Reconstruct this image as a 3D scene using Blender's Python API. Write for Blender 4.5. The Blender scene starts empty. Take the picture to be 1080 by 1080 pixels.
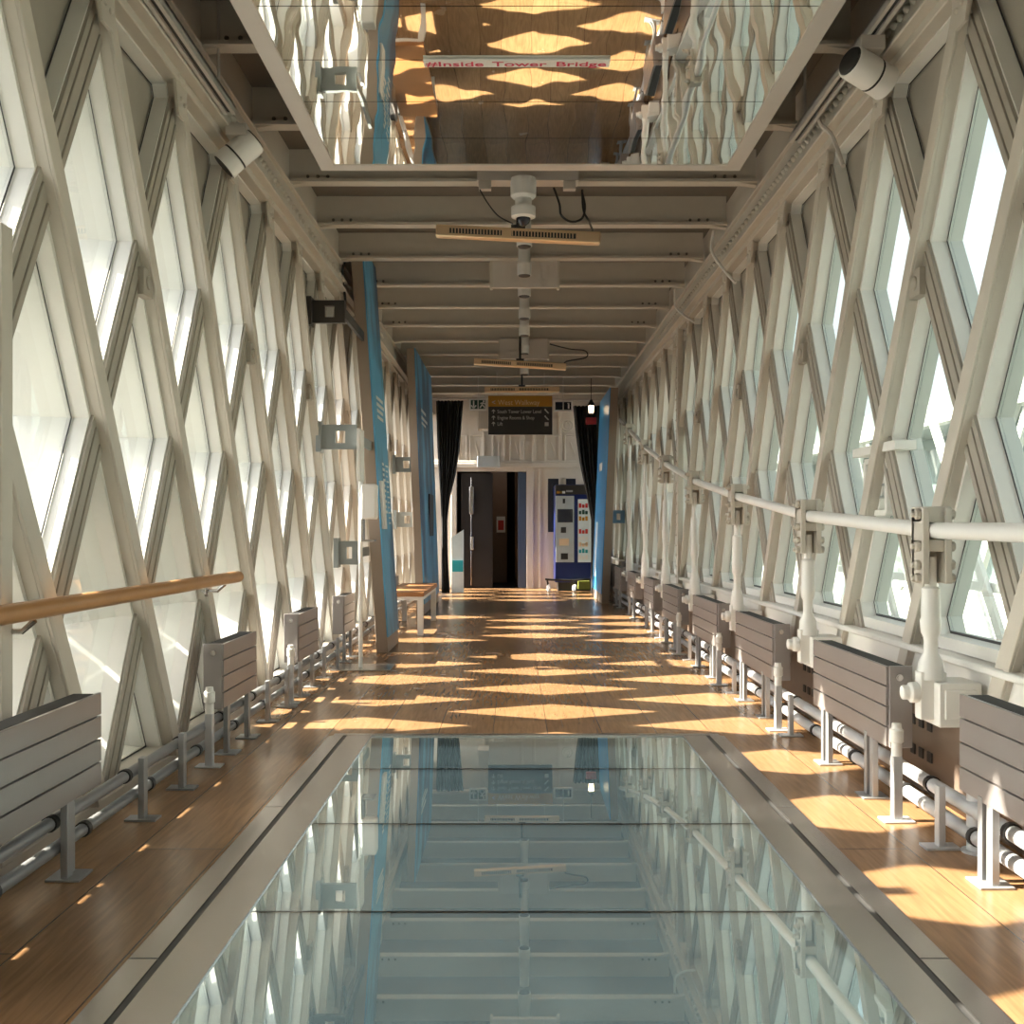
import bpy, bmesh, math, random
from mathutils import Vector, Matrix
random.seed(7)
D = bpy.data
SC = bpy.context.scene
COL = SC.collection
H = 1.12                       # eye height
FPX, VX, VY = 1080.0, 543.0, 558.0

# ------------------------------------------------------------------ camera, sky, sun, exposure
cam_d = D.cameras.new('camera'); cam = D.objects.new('camera', cam_d); COL.objects.link(cam)
cam.location = (0, 0, H); cam.rotation_euler = (math.pi / 2, 0, 0)
cam_d.sensor_width = 36; cam_d.lens = 36 * FPX / 1080
cam_d.shift_x = -(VX - 540) / 1080; cam_d.shift_y = (VY - 540) / 1080
cam_d.clip_start = 0.05; cam_d.clip_end = 3000
SC.camera = cam
W = D.worlds.new('sky'); SC.world = W; W.use_nodes = True
nt = W.node_tree; nt.nodes.clear()
sky = nt.nodes.new('ShaderNodeTexSky'); sky.sky_type = 'NISHITA'; sky.sun_disc = False
sky.sun_elevation = math.radians(37); sky.sun_rotation = math.radians(270)
sky.air_density = 1.0; sky.dust_density = 3.0; sky.ozone_density = 1.5
bg = nt.nodes.new('ShaderNodeBackground'); bg.inputs['Strength'].default_value = 0.56
wo = nt.nodes.new('ShaderNodeOutputWorld')
# hazy white cloud over the blue
tcw = nt.nodes.new('ShaderNodeTexCoord'); cl = nt.nodes.new('ShaderNodeTexNoise'); cl.inputs['Scale'].default_value = 2.2; cl.inputs['Detail'].default_value = 6
crp = nt.nodes.new('ShaderNodeValToRGB'); crp.color_ramp.elements[0].position = .38; crp.color_ramp.elements[0].color = (.35, .35, .35, 1); crp.color_ramp.elements[1].position = .58; crp.color_ramp.elements[1].color = (.9, .9, .9, 1)
hsv = nt.nodes.new('ShaderNodeHueSaturation'); hsv.inputs['Saturation'].default_value = .12; hsv.inputs['Value'].default_value = 1.35
cmx = nt.nodes.new('ShaderNodeMix'); cmx.data_type = 'RGBA'
nt.links.new(tcw.outputs['Generated'], cl.inputs['Vector']); nt.links.new(cl.outputs['Fac'], crp.inputs[0]); nt.links.new(crp.outputs[0], cmx.inputs[0])
nt.links.new(sky.outputs[0], cmx.inputs[6]); nt.links.new(sky.outputs[0], hsv.inputs['Color']); nt.links.new(hsv.outputs[0], cmx.inputs[7]); nt.links.new(cmx.outputs[2], bg.inputs[0])
nt.links.new(bg.outputs[0], wo.inputs[0])
sun_d = D.lights.new('sun', 'SUN'); sun_d.energy = 31.0; sun_d.angle = math.radians(0.6); sun_d.color = (1.0, 0.90, 0.75)
sun = D.objects.new('sun', sun_d); COL.objects.link(sun); sun.location = (-20, 6, 20)
sun.rotation_euler = Vector((1.36, 0.0, -1.0)).to_track_quat('-Z', 'Y').to_euler()
SC.view_settings.view_transform = 'Standard'; SC.view_settings.look = 'None'
SC.view_settings.exposure = 0.1; SC.view_settings.gamma = 1.0
SC.view_settings.use_curve_mapping = False
SC.cycles.max_bounces = 14; SC.cycles.transparent_max_bounces = 24
SC.cycles.glossy_bounces = 6; SC.cycles.diffuse_bounces = 6
SC.cycles.sample_clamp_indirect = 8.0

# ------------------------------------------------------------------ helpers
def at(px, py, Y):
    return Vector(((px - VX) * Y / FPX, Y, H - (py - VY) * Y / FPX))

class MB:
    def __init__(s): s.bm = bmesh.new()
    def box(s, a, b):
        (x0, y0, z0), (x1, y1, z1) = a, b
        vs = [s.bm.verts.new(p) for p in ((x0,y0,z0),(x1,y0,z0),(x1,y1,z0),(x0,y1,z0),(x0,y0,z1),(x1,y0,z1),(x1,y1,z1),(x0,y1,z1))]
        for f in ((0,3,2,1),(4,5,6,7),(0,1,5,4),(1,2,6,5),(2,3,7,6),(3,0,4,7)): s.bm.faces.new([vs[i] for i in f])
        return s
    def cbox(s, c, d): return s.box([c[i]-d[i]/2 for i in range(3)], [c[i]+d[i]/2 for i in range(3)])
    def hexa(s, bot, top):
        n = len(bot)
        b = [s.bm.verts.new(p) for p in bot]; t = [s.bm.verts.new(p) for p in top]
        s.bm.faces.new(list(reversed(b))); s.bm.faces.new(t)
        for i in range(n): s.bm.faces.new((b[i], b[(i+1)%n], t[(i+1)%n], t[i]))
        return s
    def bar(s, p, q, w, h, side=(1,0,0)):
        # w measured along side axis, h along the other
        p, q = Vector(p), Vector(q); d = (q-p).normalized()
        a = Vector(side); a = (a - d*a.dot(d)).normalized(); b = d.cross(a)
        o = [a*w/2+b*h/2, -a*w/2+b*h/2, -a*w/2-b*h/2, a*w/2-b*h/2]
        return s.hexa([p+v for v in o], [q+v for v in o])
    def tube(s, pts, r, seg=10, caps=True):
        pts = [Vector(p) for p in pts]; rings = []
        n = len(pts); up = None
        for i, p in enumerate(pts):
            d = (pts[min(i+1,n-1)] - pts[max(i-1,0)]).normalized()
            if up is None:
                up = Vector((0,0,1)) if abs(d.z) < .9 else Vector((1,0,0))
            a = (up - d*up.dot(d)).normalized(); b = d.cross(a); up = a
            rr = r[i] if isinstance(r, (list, tuple)) else r
            rings.append([s.bm.verts.new(p + (a*math.cos(t)+b*math.sin(t))*rr) for t in [2*math.pi*k/seg for k in range(seg)]])
        for i in range(n-1):
            for k in range(seg):
                s.bm.faces.new((rings[i][k], rings[i][(k+1)%seg], rings[i+1][(k+1)%seg], rings[i+1][k]))
        if caps:
            s.bm.faces.new(list(reversed(rings[0]))); s.bm.faces.new(rings[-1])
        return s
    def lathe(s, c, prof, seg=16, axis=(0,0,1)):
        ax = Vector(axis).normalized(); c = Vector(c)
        # straight profile along an axis: list of (distance, radius)
        up = Vector((0,0,1)) if abs(ax.z) < .9 else Vector((1,0,0))
        a = (up - ax*up.dot(ax)).normalized(); b = ax.cross(a); rings = []
        for d, r in prof:
            rings.append([s.bm.verts.new(c + ax*d + (a*math.cos(t)+b*math.sin(t))*max(r,1e-4)) for t in [2*math.pi*k/seg for k in range(seg)]])
        for i in range(len(rings)-1):
            for k in range(seg): s.bm.faces.new((rings[i][k], rings[i][(k+1)%seg], rings[i+1][(k+1)%seg], rings[i+1][k]))
        s.bm.faces.new(list(reversed(rings[0]))); s.bm.faces.new(rings[-1])
        return s
    def poly(s, pts):
        s.bm.faces.new([s.bm.verts.new(p) for p in pts]); return s
    def torus(s, c, R, r, axis=(0,1,0), seg=20, rs=8):
        ax = Vector(axis).normalized(); up = Vector((0,0,1)) if abs(ax.z) < .9 else Vector((1,0,0))
        a = (up - ax*up.dot(ax)).normalized(); b = ax.cross(a); c = Vector(c); rings = []
        for i in range(seg):
            t = 2*math.pi*i/seg; d = a*math.cos(t)+b*math.sin(t)
            rings.append([s.bm.verts.new(c + d*(R + r*math.cos(u)) + ax*r*math.sin(u)) for u in [2*math.pi*k/rs for k in range(rs)]])
        for i in range(seg):
            for k in range(rs): s.bm.faces.new((rings[i][k], rings[(i+1)%seg][k], rings[(i+1)%seg][(k+1)%rs], rings[i][(k+1)%rs]))
        return s
    def build(s, name, mat, parent=None, bevel=0, loc=None, smooth=True, label=None):
        bmesh.ops.recalc_face_normals(s.bm, faces=s.bm.faces)
        me = D.meshes.new(name)
        off = Vector((0,0,0))
        if parent is not None:
            q = parent
            while q is not None: off += q.location; q = q.parent
        elif loc is not None: off = Vector(loc)
        bmesh.ops.translate(s.bm, verts=s.bm.verts, vec=-off)
        s.bm.to_mesh(me); s.bm.free()
        if smooth:
            me.polygons.foreach_set('use_smooth', [True]*len(me.polygons)); me.set_sharp_from_angle(angle=0.6)
        o = D.objects.new(name, me); COL.objects.link(o)
        if isinstance(mat, (list, tuple)):
            for m in mat: me.materials.append(m)
        else: me.materials.append(mat)
        if parent is not None: o.parent = parent
        elif loc is not None: o.location = loc
        if bevel:
            b = o.modifiers.new('bevel', 'BEVEL'); b.width = bevel; b.segments = 2; b.limit_method = 'ANGLE'
        if label: o['label'] = label
        return o

def tag(o, label=None, cat=None, group=None, kind=None):
    if label: o['label'] = label
    if cat: o['category'] = cat
    if group: o['group'] = group
    if kind: o['kind'] = kind
    return o
def thing(name, loc, label=None, cat=None, group=None, kind=None):
    o = D.objects.new(name, None); COL.objects.link(o); o.location = loc; o.empty_display_size = .1
    return tag(o, label, cat, group, kind)
def dup(root, loc, label=None):
    r = root.copy(); COL.objects.link(r); r.location = loc
    if label: r['label'] = label
    for ch in list(root.children):
        c = ch.copy(); COL.objects.link(c); c.parent = r
        for g in ch.children:
            d = g.copy(); COL.objects.link(d); d.parent = c
    return r
def text_mesh(name, body, size, mat, parent, loc, rot, align='LEFT', extrude=0.001, bold=0.0, sx=1.0):
    cu = D.curves.new(name, 'FONT'); cu.body = body; cu.size = size; cu.extrude = extrude; cu.align_x = align; cu.offset = bold
    t = D.objects.new(name, cu); COL.objects.link(t)
    bpy.context.view_layer.update()
    me = D.meshes.new_from_object(t.evaluated_get(bpy.context.evaluated_depsgraph_get()))
    D.objects.remove(t); D.curves.remove(cu)
    me.name = name; me.materials.clear(); me.materials.append(mat)
    o = D.objects.new(name, me); COL.objects.link(o); o.parent = parent
    off = Vector(loc)
    q = parent
    while q is not None: off -= q.location; q = q.parent
    o.location = off; o.rotation_euler = rot; o.scale = (sx, 1, 1)
    return o

# ------------------------------------------------------------------ materials
def new_mat(name):
    m = D.materials.new(name); m.use_nodes = True
    return m, m.node_tree, m.node_tree.nodes['Principled BSDF']
def mat(name, col, rough=.5, metal=0.0, noise=0.08, scale=14, bump=0.0, spec=None):
    m, t, b = new_mat(name); N, L = t.nodes, t.links
    tc = N.new('ShaderNodeTexCoord'); nz = N.new('ShaderNodeTexNoise'); nz.inputs['Scale'].default_value = scale; nz.inputs['Detail'].default_value = 5
    L.new(tc.outputs['Object'], nz.inputs['Vector'])
    mx = N.new('ShaderNodeMix'); mx.data_type = 'RGBA'
    c = Vector(col)
    mx.inputs[6].default_value = (*[max(0, v*(1-noise)) for v in c], 1); mx.inputs[7].default_value = (*[min(1, v*(1+noise)) for v in c], 1)
    L.new(nz.outputs['Fac'], mx.inputs[0]); L.new(mx.outputs[2], b.inputs['Base Color'])
    b.inputs['Roughness'].default_value = rough; b.inputs['Metallic'].default_value = metal
    if spec is not None: b.inputs['Specular IOR Level'].default_value = spec
    if bump:
        bp = N.new('ShaderNodeBump'); bp.inputs['Strength'].default_value = bump; bp.inputs['Distance'].default_value = .01
        L.new(nz.outputs['Fac'], bp.inputs['Height']); L.new(bp.outputs[0], b.inputs['Normal'])
    return m
def emit(name, col, strength):
    m, t, b = new_mat(name)
    b.inputs['Base Color'].default_value = (*col, 1); b.inputs['Emission Color'].default_value = (*col, 1); b.inputs['Emission Strength'].default_value = strength
    return m
def floor_mat():
    m, t, b = new_mat('wood_floor'); N, L = t.nodes, t.links
    tc = N.new('ShaderNodeTexCoord')
    mp = N.new('ShaderNodeMapping'); mp.inputs['Rotation'].default_value = (0, 0, math.radians(90)); mp.inputs['Location'].default_value = (.3, .12, 0)
    L.new(tc.outputs['Object'], mp.inputs['Vector'])
    br = N.new('ShaderNodeTexBrick'); br.offset = .37; br.inputs['Scale'].default_value = 1
    br.inputs['Brick Width'].default_value = 2.4; br.inputs['Row Height'].default_value = .3
    br.inputs['Mortar Size'].default_value = .0022; br.inputs['Mortar Smooth'].default_value = .1; br.inputs['Bias'].default_value = 0
    br.inputs['Color1'].default_value = (.345, .20, .10, 1); br.inputs['Color2'].default_value = (.285, .16, .077, 1); br.inputs['Mortar'].default_value = (.09, .045, .02, 1)
    L.new(mp.outputs[0], br.inputs['Vector'])
    mg = N.new('ShaderNodeMapping'); mg.inputs['Scale'].default_value = (22, 1.6, 1); L.new(tc.outputs['Object'], mg.inputs['Vector'])
    n1 = N.new('ShaderNodeTexNoise'); n1.inputs['Scale'].default_value = 2.5; n1.inputs['Detail'].default_value = 7; n1.inputs['Distortion'].default_value = .6; L.new(mg.outputs[0], n1.inputs['Vector'])
    r1 = N.new('ShaderNodeValToRGB'); r1.color_ramp.elements[0].position = .3; r1.color_ramp.elements[0].color = (.78,.76,.72,1); r1.color_ramp.elements[1].position = .7; r1.color_ramp.elements[1].color = (1.12,1.1,1.08,1)
    L.new(n1.outputs['Fac'], r1.inputs[0])
    mu = N.new('ShaderNodeMix'); mu.data_type = 'RGBA'; mu.blend_type = 'MULTIPLY'; mu.inputs[0].default_value = 1
    L.new(br.outputs['Color'], mu.inputs[6]); L.new(r1.outputs[0], mu.inputs[7])
    # scuffs and wear
    n2 = N.new('ShaderNodeTexNoise'); n2.inputs['Scale'].default_value = 1.7; n2.inputs['Detail'].default_value = 8; L.new(tc.outputs['Object'], n2.inputs['Vector'])
    r2 = N.new('ShaderNodeValToRGB'); r2.color_ramp.elements[0].position = .35; r2.color_ramp.elements[0].color = (.94,.93,.92,1); r2.color_ramp.elements[1].position = .62; r2.color_ramp.elements[1].color = (1,1,1,1)
    L.new(n2.outputs['Fac'], r2.inputs[0])
    mv = N.new('ShaderNodeMix'); mv.data_type = 'RGBA'; mv.blend_type = 'MULTIPLY'; mv.inputs[0].default_value = 1
    L.new(mu.outputs[2], mv.inputs[6]); L.new(r2.outputs[0], mv.inputs[7]); L.new(mv.outputs[2], b.inputs['Base Color'])
    rr = N.new('ShaderNodeMapRange'); rr.inputs[3].default_value = .22; rr.inputs[4].default_value = .30; L.new(n2.outputs['Fac'], rr.inputs[0]); L.new(rr.outputs[0], b.inputs['Roughness'])
    return m
def glass_mat(name, tint, ior=5, f0=.05, gl=1.0, rough=0.0, wave=0.0):
    m = D.materials.new(name); m.use_nodes = True; t = m.node_tree; N, L = t.nodes, t.links; N.clear()
    out = N.new('ShaderNodeOutputMaterial'); mix = N.new('ShaderNodeMixShader'); tr = N.new('ShaderNodeBsdfTransparent'); g = N.new('ShaderNodeBsdfGlossy')
    tr.inputs[0].default_value = (*tint, 1); g.inputs['Roughness'].default_value = rough; g.inputs[0].default_value = (.95*gl, 1.0*gl, .98*gl, 1)
    lw = N.new('ShaderNodeLayerWeight'); lw.inputs['Blend'].default_value = .5
    pw = N.new('ShaderNodeMath'); pw.operation = 'POWER'; pw.inputs[1].default_value = ior
    fr = N.new('ShaderNodeMapRange'); fr.inputs[3].default_value = f0; fr.inputs[4].default_value = 1.0
    L.new(lw.outputs['Facing'], pw.inputs[0]); L.new(pw.outputs[0], fr.inputs[0])
    if wave:
        tc = N.new('ShaderNodeTexCoord'); nz = N.new('ShaderNodeTexNoise'); nz.inputs['Scale'].default_value = 2.0
        L.new(tc.outputs['Object'], nz.inputs['Vector'])
        bp = N.new('ShaderNodeBump'); bp.inputs['Strength'].default_value = wave; bp.inputs['Distance'].default_value = .01
        L.new(nz.outputs['Fac'], bp.inputs['Height']); L.new(bp.outputs[0], g.inputs['Normal'])
    L.new(fr.outputs[0], mix.inputs[0]); L.new(tr.outputs[0], mix.inputs[1]); L.new(g.outputs[0], mix.inputs[2]); L.new(mix.outputs[0], out.inputs[0])
    return m
def mirror_mat():
    m, t, b = new_mat('mirror'); N, L = t.nodes, t.links
    b.inputs['Base Color'].default_value = (.86, .86, .80, 1); b.inputs['Metallic'].default_value = 1; b.inputs['Roughness'].default_value = .015
    tc = N.new('ShaderNodeTexCoord'); mp = N.new('ShaderNodeMapping'); mp.inputs['Scale'].default_value = (5.5, 1.6, 1)
    nz = N.new('ShaderNodeTexNoise'); nz.inputs['Scale'].default_value = 1.0; nz.inputs['Detail'].default_value = 1.0
    bp = N.new('ShaderNodeBump'); bp.inputs['Strength'].default_value = .42; bp.inputs['Distance'].default_value = .0036
    L.new(tc.outputs['Object'], mp.inputs[0]); L.new(mp.outputs[0], nz.inputs[0]); L.new(nz.outputs['Fac'], bp.inputs['Height']); L.new(bp.outputs[0], b.inputs['Normal'])
    return m
def board_mat(name, seed):
    m, t, b = new_mat(name); N, L = t.nodes, t.links
    tc = N.new('ShaderNodeTexCoord'); mp = N.new('ShaderNodeMapping'); mp.inputs['Location'].default_value = (seed, seed*1.7, 0); mp.inputs['Scale'].default_value = (1, 1.3, .5)
    nz = N.new('ShaderNodeTexNoise'); nz.inputs['Scale'].default_value = 1.6; nz.inputs['Detail'].default_value = 6
    rp = N.new('ShaderNodeValToRGB'); e = rp.color_ramp.elements
    e[0].position = .40; e[0].color = (.035, .10, .20, 1); e[1].position = .52; e[1].color = (.085, .34, .56, 1)
    L.new(tc.outputs['Object'], mp.inputs[0]); L.new(mp.outputs[0], nz.inputs[0]); L.new(nz.outputs['Fac'], rp.inputs[0]); L.new(rp.outputs[0], b.inputs['Base Color'])
    b.inputs['Roughness'].default_value = .4
    return m
def building_mat(name, col, win):
    m, t, b = new_mat(name); N, L = t.nodes, t.links
    tc = N.new('ShaderNodeTexCoord'); mp = N.new('ShaderNodeMapping'); mp.inputs['Rotation'].default_value = (math.radians(90), 0, math.radians(90))
    br = N.new('ShaderNodeTexBrick'); br.offset = 0; br.inputs['Scale'].default_value = 1; br.inputs['Brick Width'].default_value = 3.2; br.inputs['Row Height'].default_value = 3.6
    br.inputs['Mortar Size'].default_value = .75; br.inputs['Color1'].default_value = (*win, 1); br.inputs['Color2'].default_value = (*[v*.8 for v in win], 1); br.inputs['Mortar'].default_value = (*col, 1)
    L.new(tc.outputs['Object'], mp.inputs[0]); L.new(mp.outputs[0], br.inputs[0]); L.new(br.outputs['Color'], b.inputs['Base Color']); b.inputs['Roughness'].default_value = .6
    return m
def river_mat():
    m, t, b = new_mat('river_water'); N, L = t.nodes, t.links
    tc = N.new('ShaderNodeTexCoord'); nz = N.new('ShaderNodeTexNoise'); nz.inputs['Scale'].default_value = .12; nz.inputs['Detail'].default_value = 6
    L.new(tc.outputs['Object'], nz.inputs[0])
    rp = N.new('ShaderNodeValToRGB'); e = rp.color_ramp.elements
    e[0].position = .3; e[0].color = (.016, .024, .025, 1); e[1].position = .7; e[1].color = (.032, .042, .043, 1)
    L.new(nz.outputs['Fac'], rp.inputs[0]); L.new(rp.outputs[0], b.inputs['Base Color']); b.inputs['Roughness'].default_value = .35
    return m
M = {}
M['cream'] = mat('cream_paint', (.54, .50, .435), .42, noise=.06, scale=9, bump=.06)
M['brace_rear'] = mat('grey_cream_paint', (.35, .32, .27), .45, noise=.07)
M['reveal'] = mat('white_window_paint', (.74, .73, .69), .45, noise=.03)
M['dark_line'] = mat('dark_gasket', (.04, .04, .04), .6)
M['glazing'] = glass_mat('window_glass', (.95, .97, .96), 5, .05)
M['glazing_tint'] = glass_mat('tinted_window_glass', (.50, .57, .53), 4, .08)
M['deck'] = mat('taupe_ceiling_paint', (.165, .143, .12), .55, noise=.1, scale=3)
M['floor'] = floor_mat()
M['steel'] = mat('brushed_steel', (.56, .54, .52), .26, 1.0, noise=.05, scale=20)
M['steel_dark'] = mat('dark_steel_seam', (.10, .10, .10), .4, .6)
M['floor_glass'] = glass_mat('floor_glass', (.80, .87, .86), 2.2, .17, .95)
M['mirror'] = mirror_mat()
M['alu'] = mat('taupe_aluminium', (.62, .58, .54), .38, .35, noise=.03)
M['rad'] = mat('radiator_grey', (.30, .275, .27), .36, .45, noise=.05, scale=5)
M['rad_grille'] = mat('radiator_grille', (.03, .03, .03), .75)
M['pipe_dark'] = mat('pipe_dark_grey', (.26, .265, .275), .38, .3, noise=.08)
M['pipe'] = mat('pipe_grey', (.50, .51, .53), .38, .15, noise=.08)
M['stand'] = mat('stand_grey', (.33, .34, .35), .4, .4)
M['black'] = mat('black_plastic', (.02, .02, .02), .45)
M['white'] = mat('white_plastic', (.78, .77, .74), .4, noise=.02)
M['wood'] = mat('handrail_wood', (.42, .21, .08), .33, noise=.2, scale=6)
M['bench_wood'] = mat('bench_wood', (.36, .16, .06), .4, noise=.2, scale=6)
M['copper'] = mat('copper_heater', (.92, .70, .46), .34, .8, noise=.04)
M['taupe_edge'] = mat('taupe_board_edge', (.30, .235, .185), .5, .1, noise=.04)
M['board_a'] = board_mat('blue_printed_board', 3.1); M['board_b'] = board_mat('blue_printed_board_dark', 8.4)
M['blue'] = mat('bright_blue', (.05, .32, .70), .35)
M['curtain'] = mat('black_curtain', (.018, .017, .017), .8, noise=.3)
M['wall_cream'] = mat('end_wall_paint', (.62, .56, .49), .5, noise=.04)
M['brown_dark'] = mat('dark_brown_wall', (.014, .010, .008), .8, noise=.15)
M['brown_mid'] = mat('brown_frame', (.16, .10, .07), .5, noise=.1)
M['navy'] = mat('navy_paint', (.008, .02, .12), .3)
M['blue_grey'] = mat('blue_grey_door', (.05, .075, .13), .4)
M['panel_grey'] = mat('silver_panel', (.50, .54, .56), .35, .3)
M['red'] = mat('red_paint', (.5, .03, .03), .4)
M['orange'] = mat('amber_sign_paint', (.50, .23, .02), .45)
M['sign_black'] = mat('sign_black', (.03, .027, .025), .45)
M['sign_text'] = mat('sign_lettering', (.55, .53, .50), .5)
M['green_dark'] = mat('exit_sign_green', (.01, .06, .05), .4)
M['pink'] = mat('pink_red_lettering', (.60, .03, .10), .45)
M['brown_base'] = mat('brown_steel_skirting', (.22, .165, .13), .4, .3, noise=.2, scale=5, bump=.2)
M['teal'] = mat('teal_band', (.03, .38, .45), .4)
M['pale_blue'] = mat('pale_board', (.70, .80, .84), .4)
M['bracket_grey'] = mat('bracket_grey', (.28, .31, .31), .4, .3)
M['bracket_black'] = mat('bracket_black', (.05, .045, .04), .5, .2)
M['lens'] = mat('dark_lens', (.03, .03, .04), .08, .2)
M['lamp'] = emit('lamp_glow', (1.0, .72, .42), 9.0); M['lamp_white'] = emit('lamp_white', (1, .9, .75), 5.0)
M['river'] = river_mat()
M['screen'] = mat('dark_screen', (.02, .025, .04), .15)

XL, XR = -1.60, 1.746          # inner faces of the two lattice walls
PITCH, SLOPE = .896, .555
DZ = PITCH / (2 * SLOPE)       # .807
ZX = 1.55                      # height of the middle row of crossings
Y0 = 4.045                     # one crossing along the walk
YA, YB = -2.2, 19.36
ZT = 3.25
DECK = 3.78; BEAM = 3.54
BEAMS = [7.18 + 1.01 * k for k in range(-9, 12)]

# ------------------------------------------------------------------ setting: floor, ceiling, walls
gx0, gx1, gy0, gy1 = -1.0, 1.125, -1.0, 5.575       # hole for the glass floor
fb = MB()
for a, b in (((-1.95, YA, -.06), (gx0, YB, 0)), ((gx1, YA, -.06), (2.05, YB, 0)), ((gx0, gy1, -.06), (gx1, YB, 0)), ((gx0, YA, -.06), (gx1, gy0, 0))):
    fb.box(a, b)
tag(fb.build('floor', M['floor'], smooth=False), kind='structure')

cb = MB(); cb.box((-1.9, YA, DECK), (2.0, YB + .1, DECK + .08))
ceil = tag(cb.build('ceiling', M['deck'], smooth=False), kind='structure')
for y in BEAMS:
    b = MB()
    b.box((-1.58, y - .05, BEAM), (1.69, y + .05, BEAM + .022)); b.box((-1.58, y - .008, BEAM + .022), (1.69, y + .008, DECK))
    for sx, xe in ((1, -1.58), (-1, 1.69)):
        b.hexa([(xe, y - .03, BEAM - .02), (xe + sx*.2, y - .03, BEAM + .01), (xe + sx*.2, y - .03, BEAM + .02), (xe, y - .03, BEAM + .02)],
               [(xe, y + .03, BEAM - .02), (xe + sx*.2, y + .03, BEAM + .01), (xe + sx*.2, y + .03, BEAM + .02), (xe, y + .03, BEAM + .02)])
    b.build('roof_beam', M['cream'], ceil)
rv = MB()
for y in BEAMS:
    if y > 13: continue
    for x in (-1.45, -1.38, -1.31, 1.40, 1.47, 1.54):
        rv.lathe((x, y - .009, BEAM + .05), [(0, .013), (.008, .010), (.012, .004)], 8, (0, -1, 0))
rv.build('rivet', M['deck'], ceil)

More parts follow.
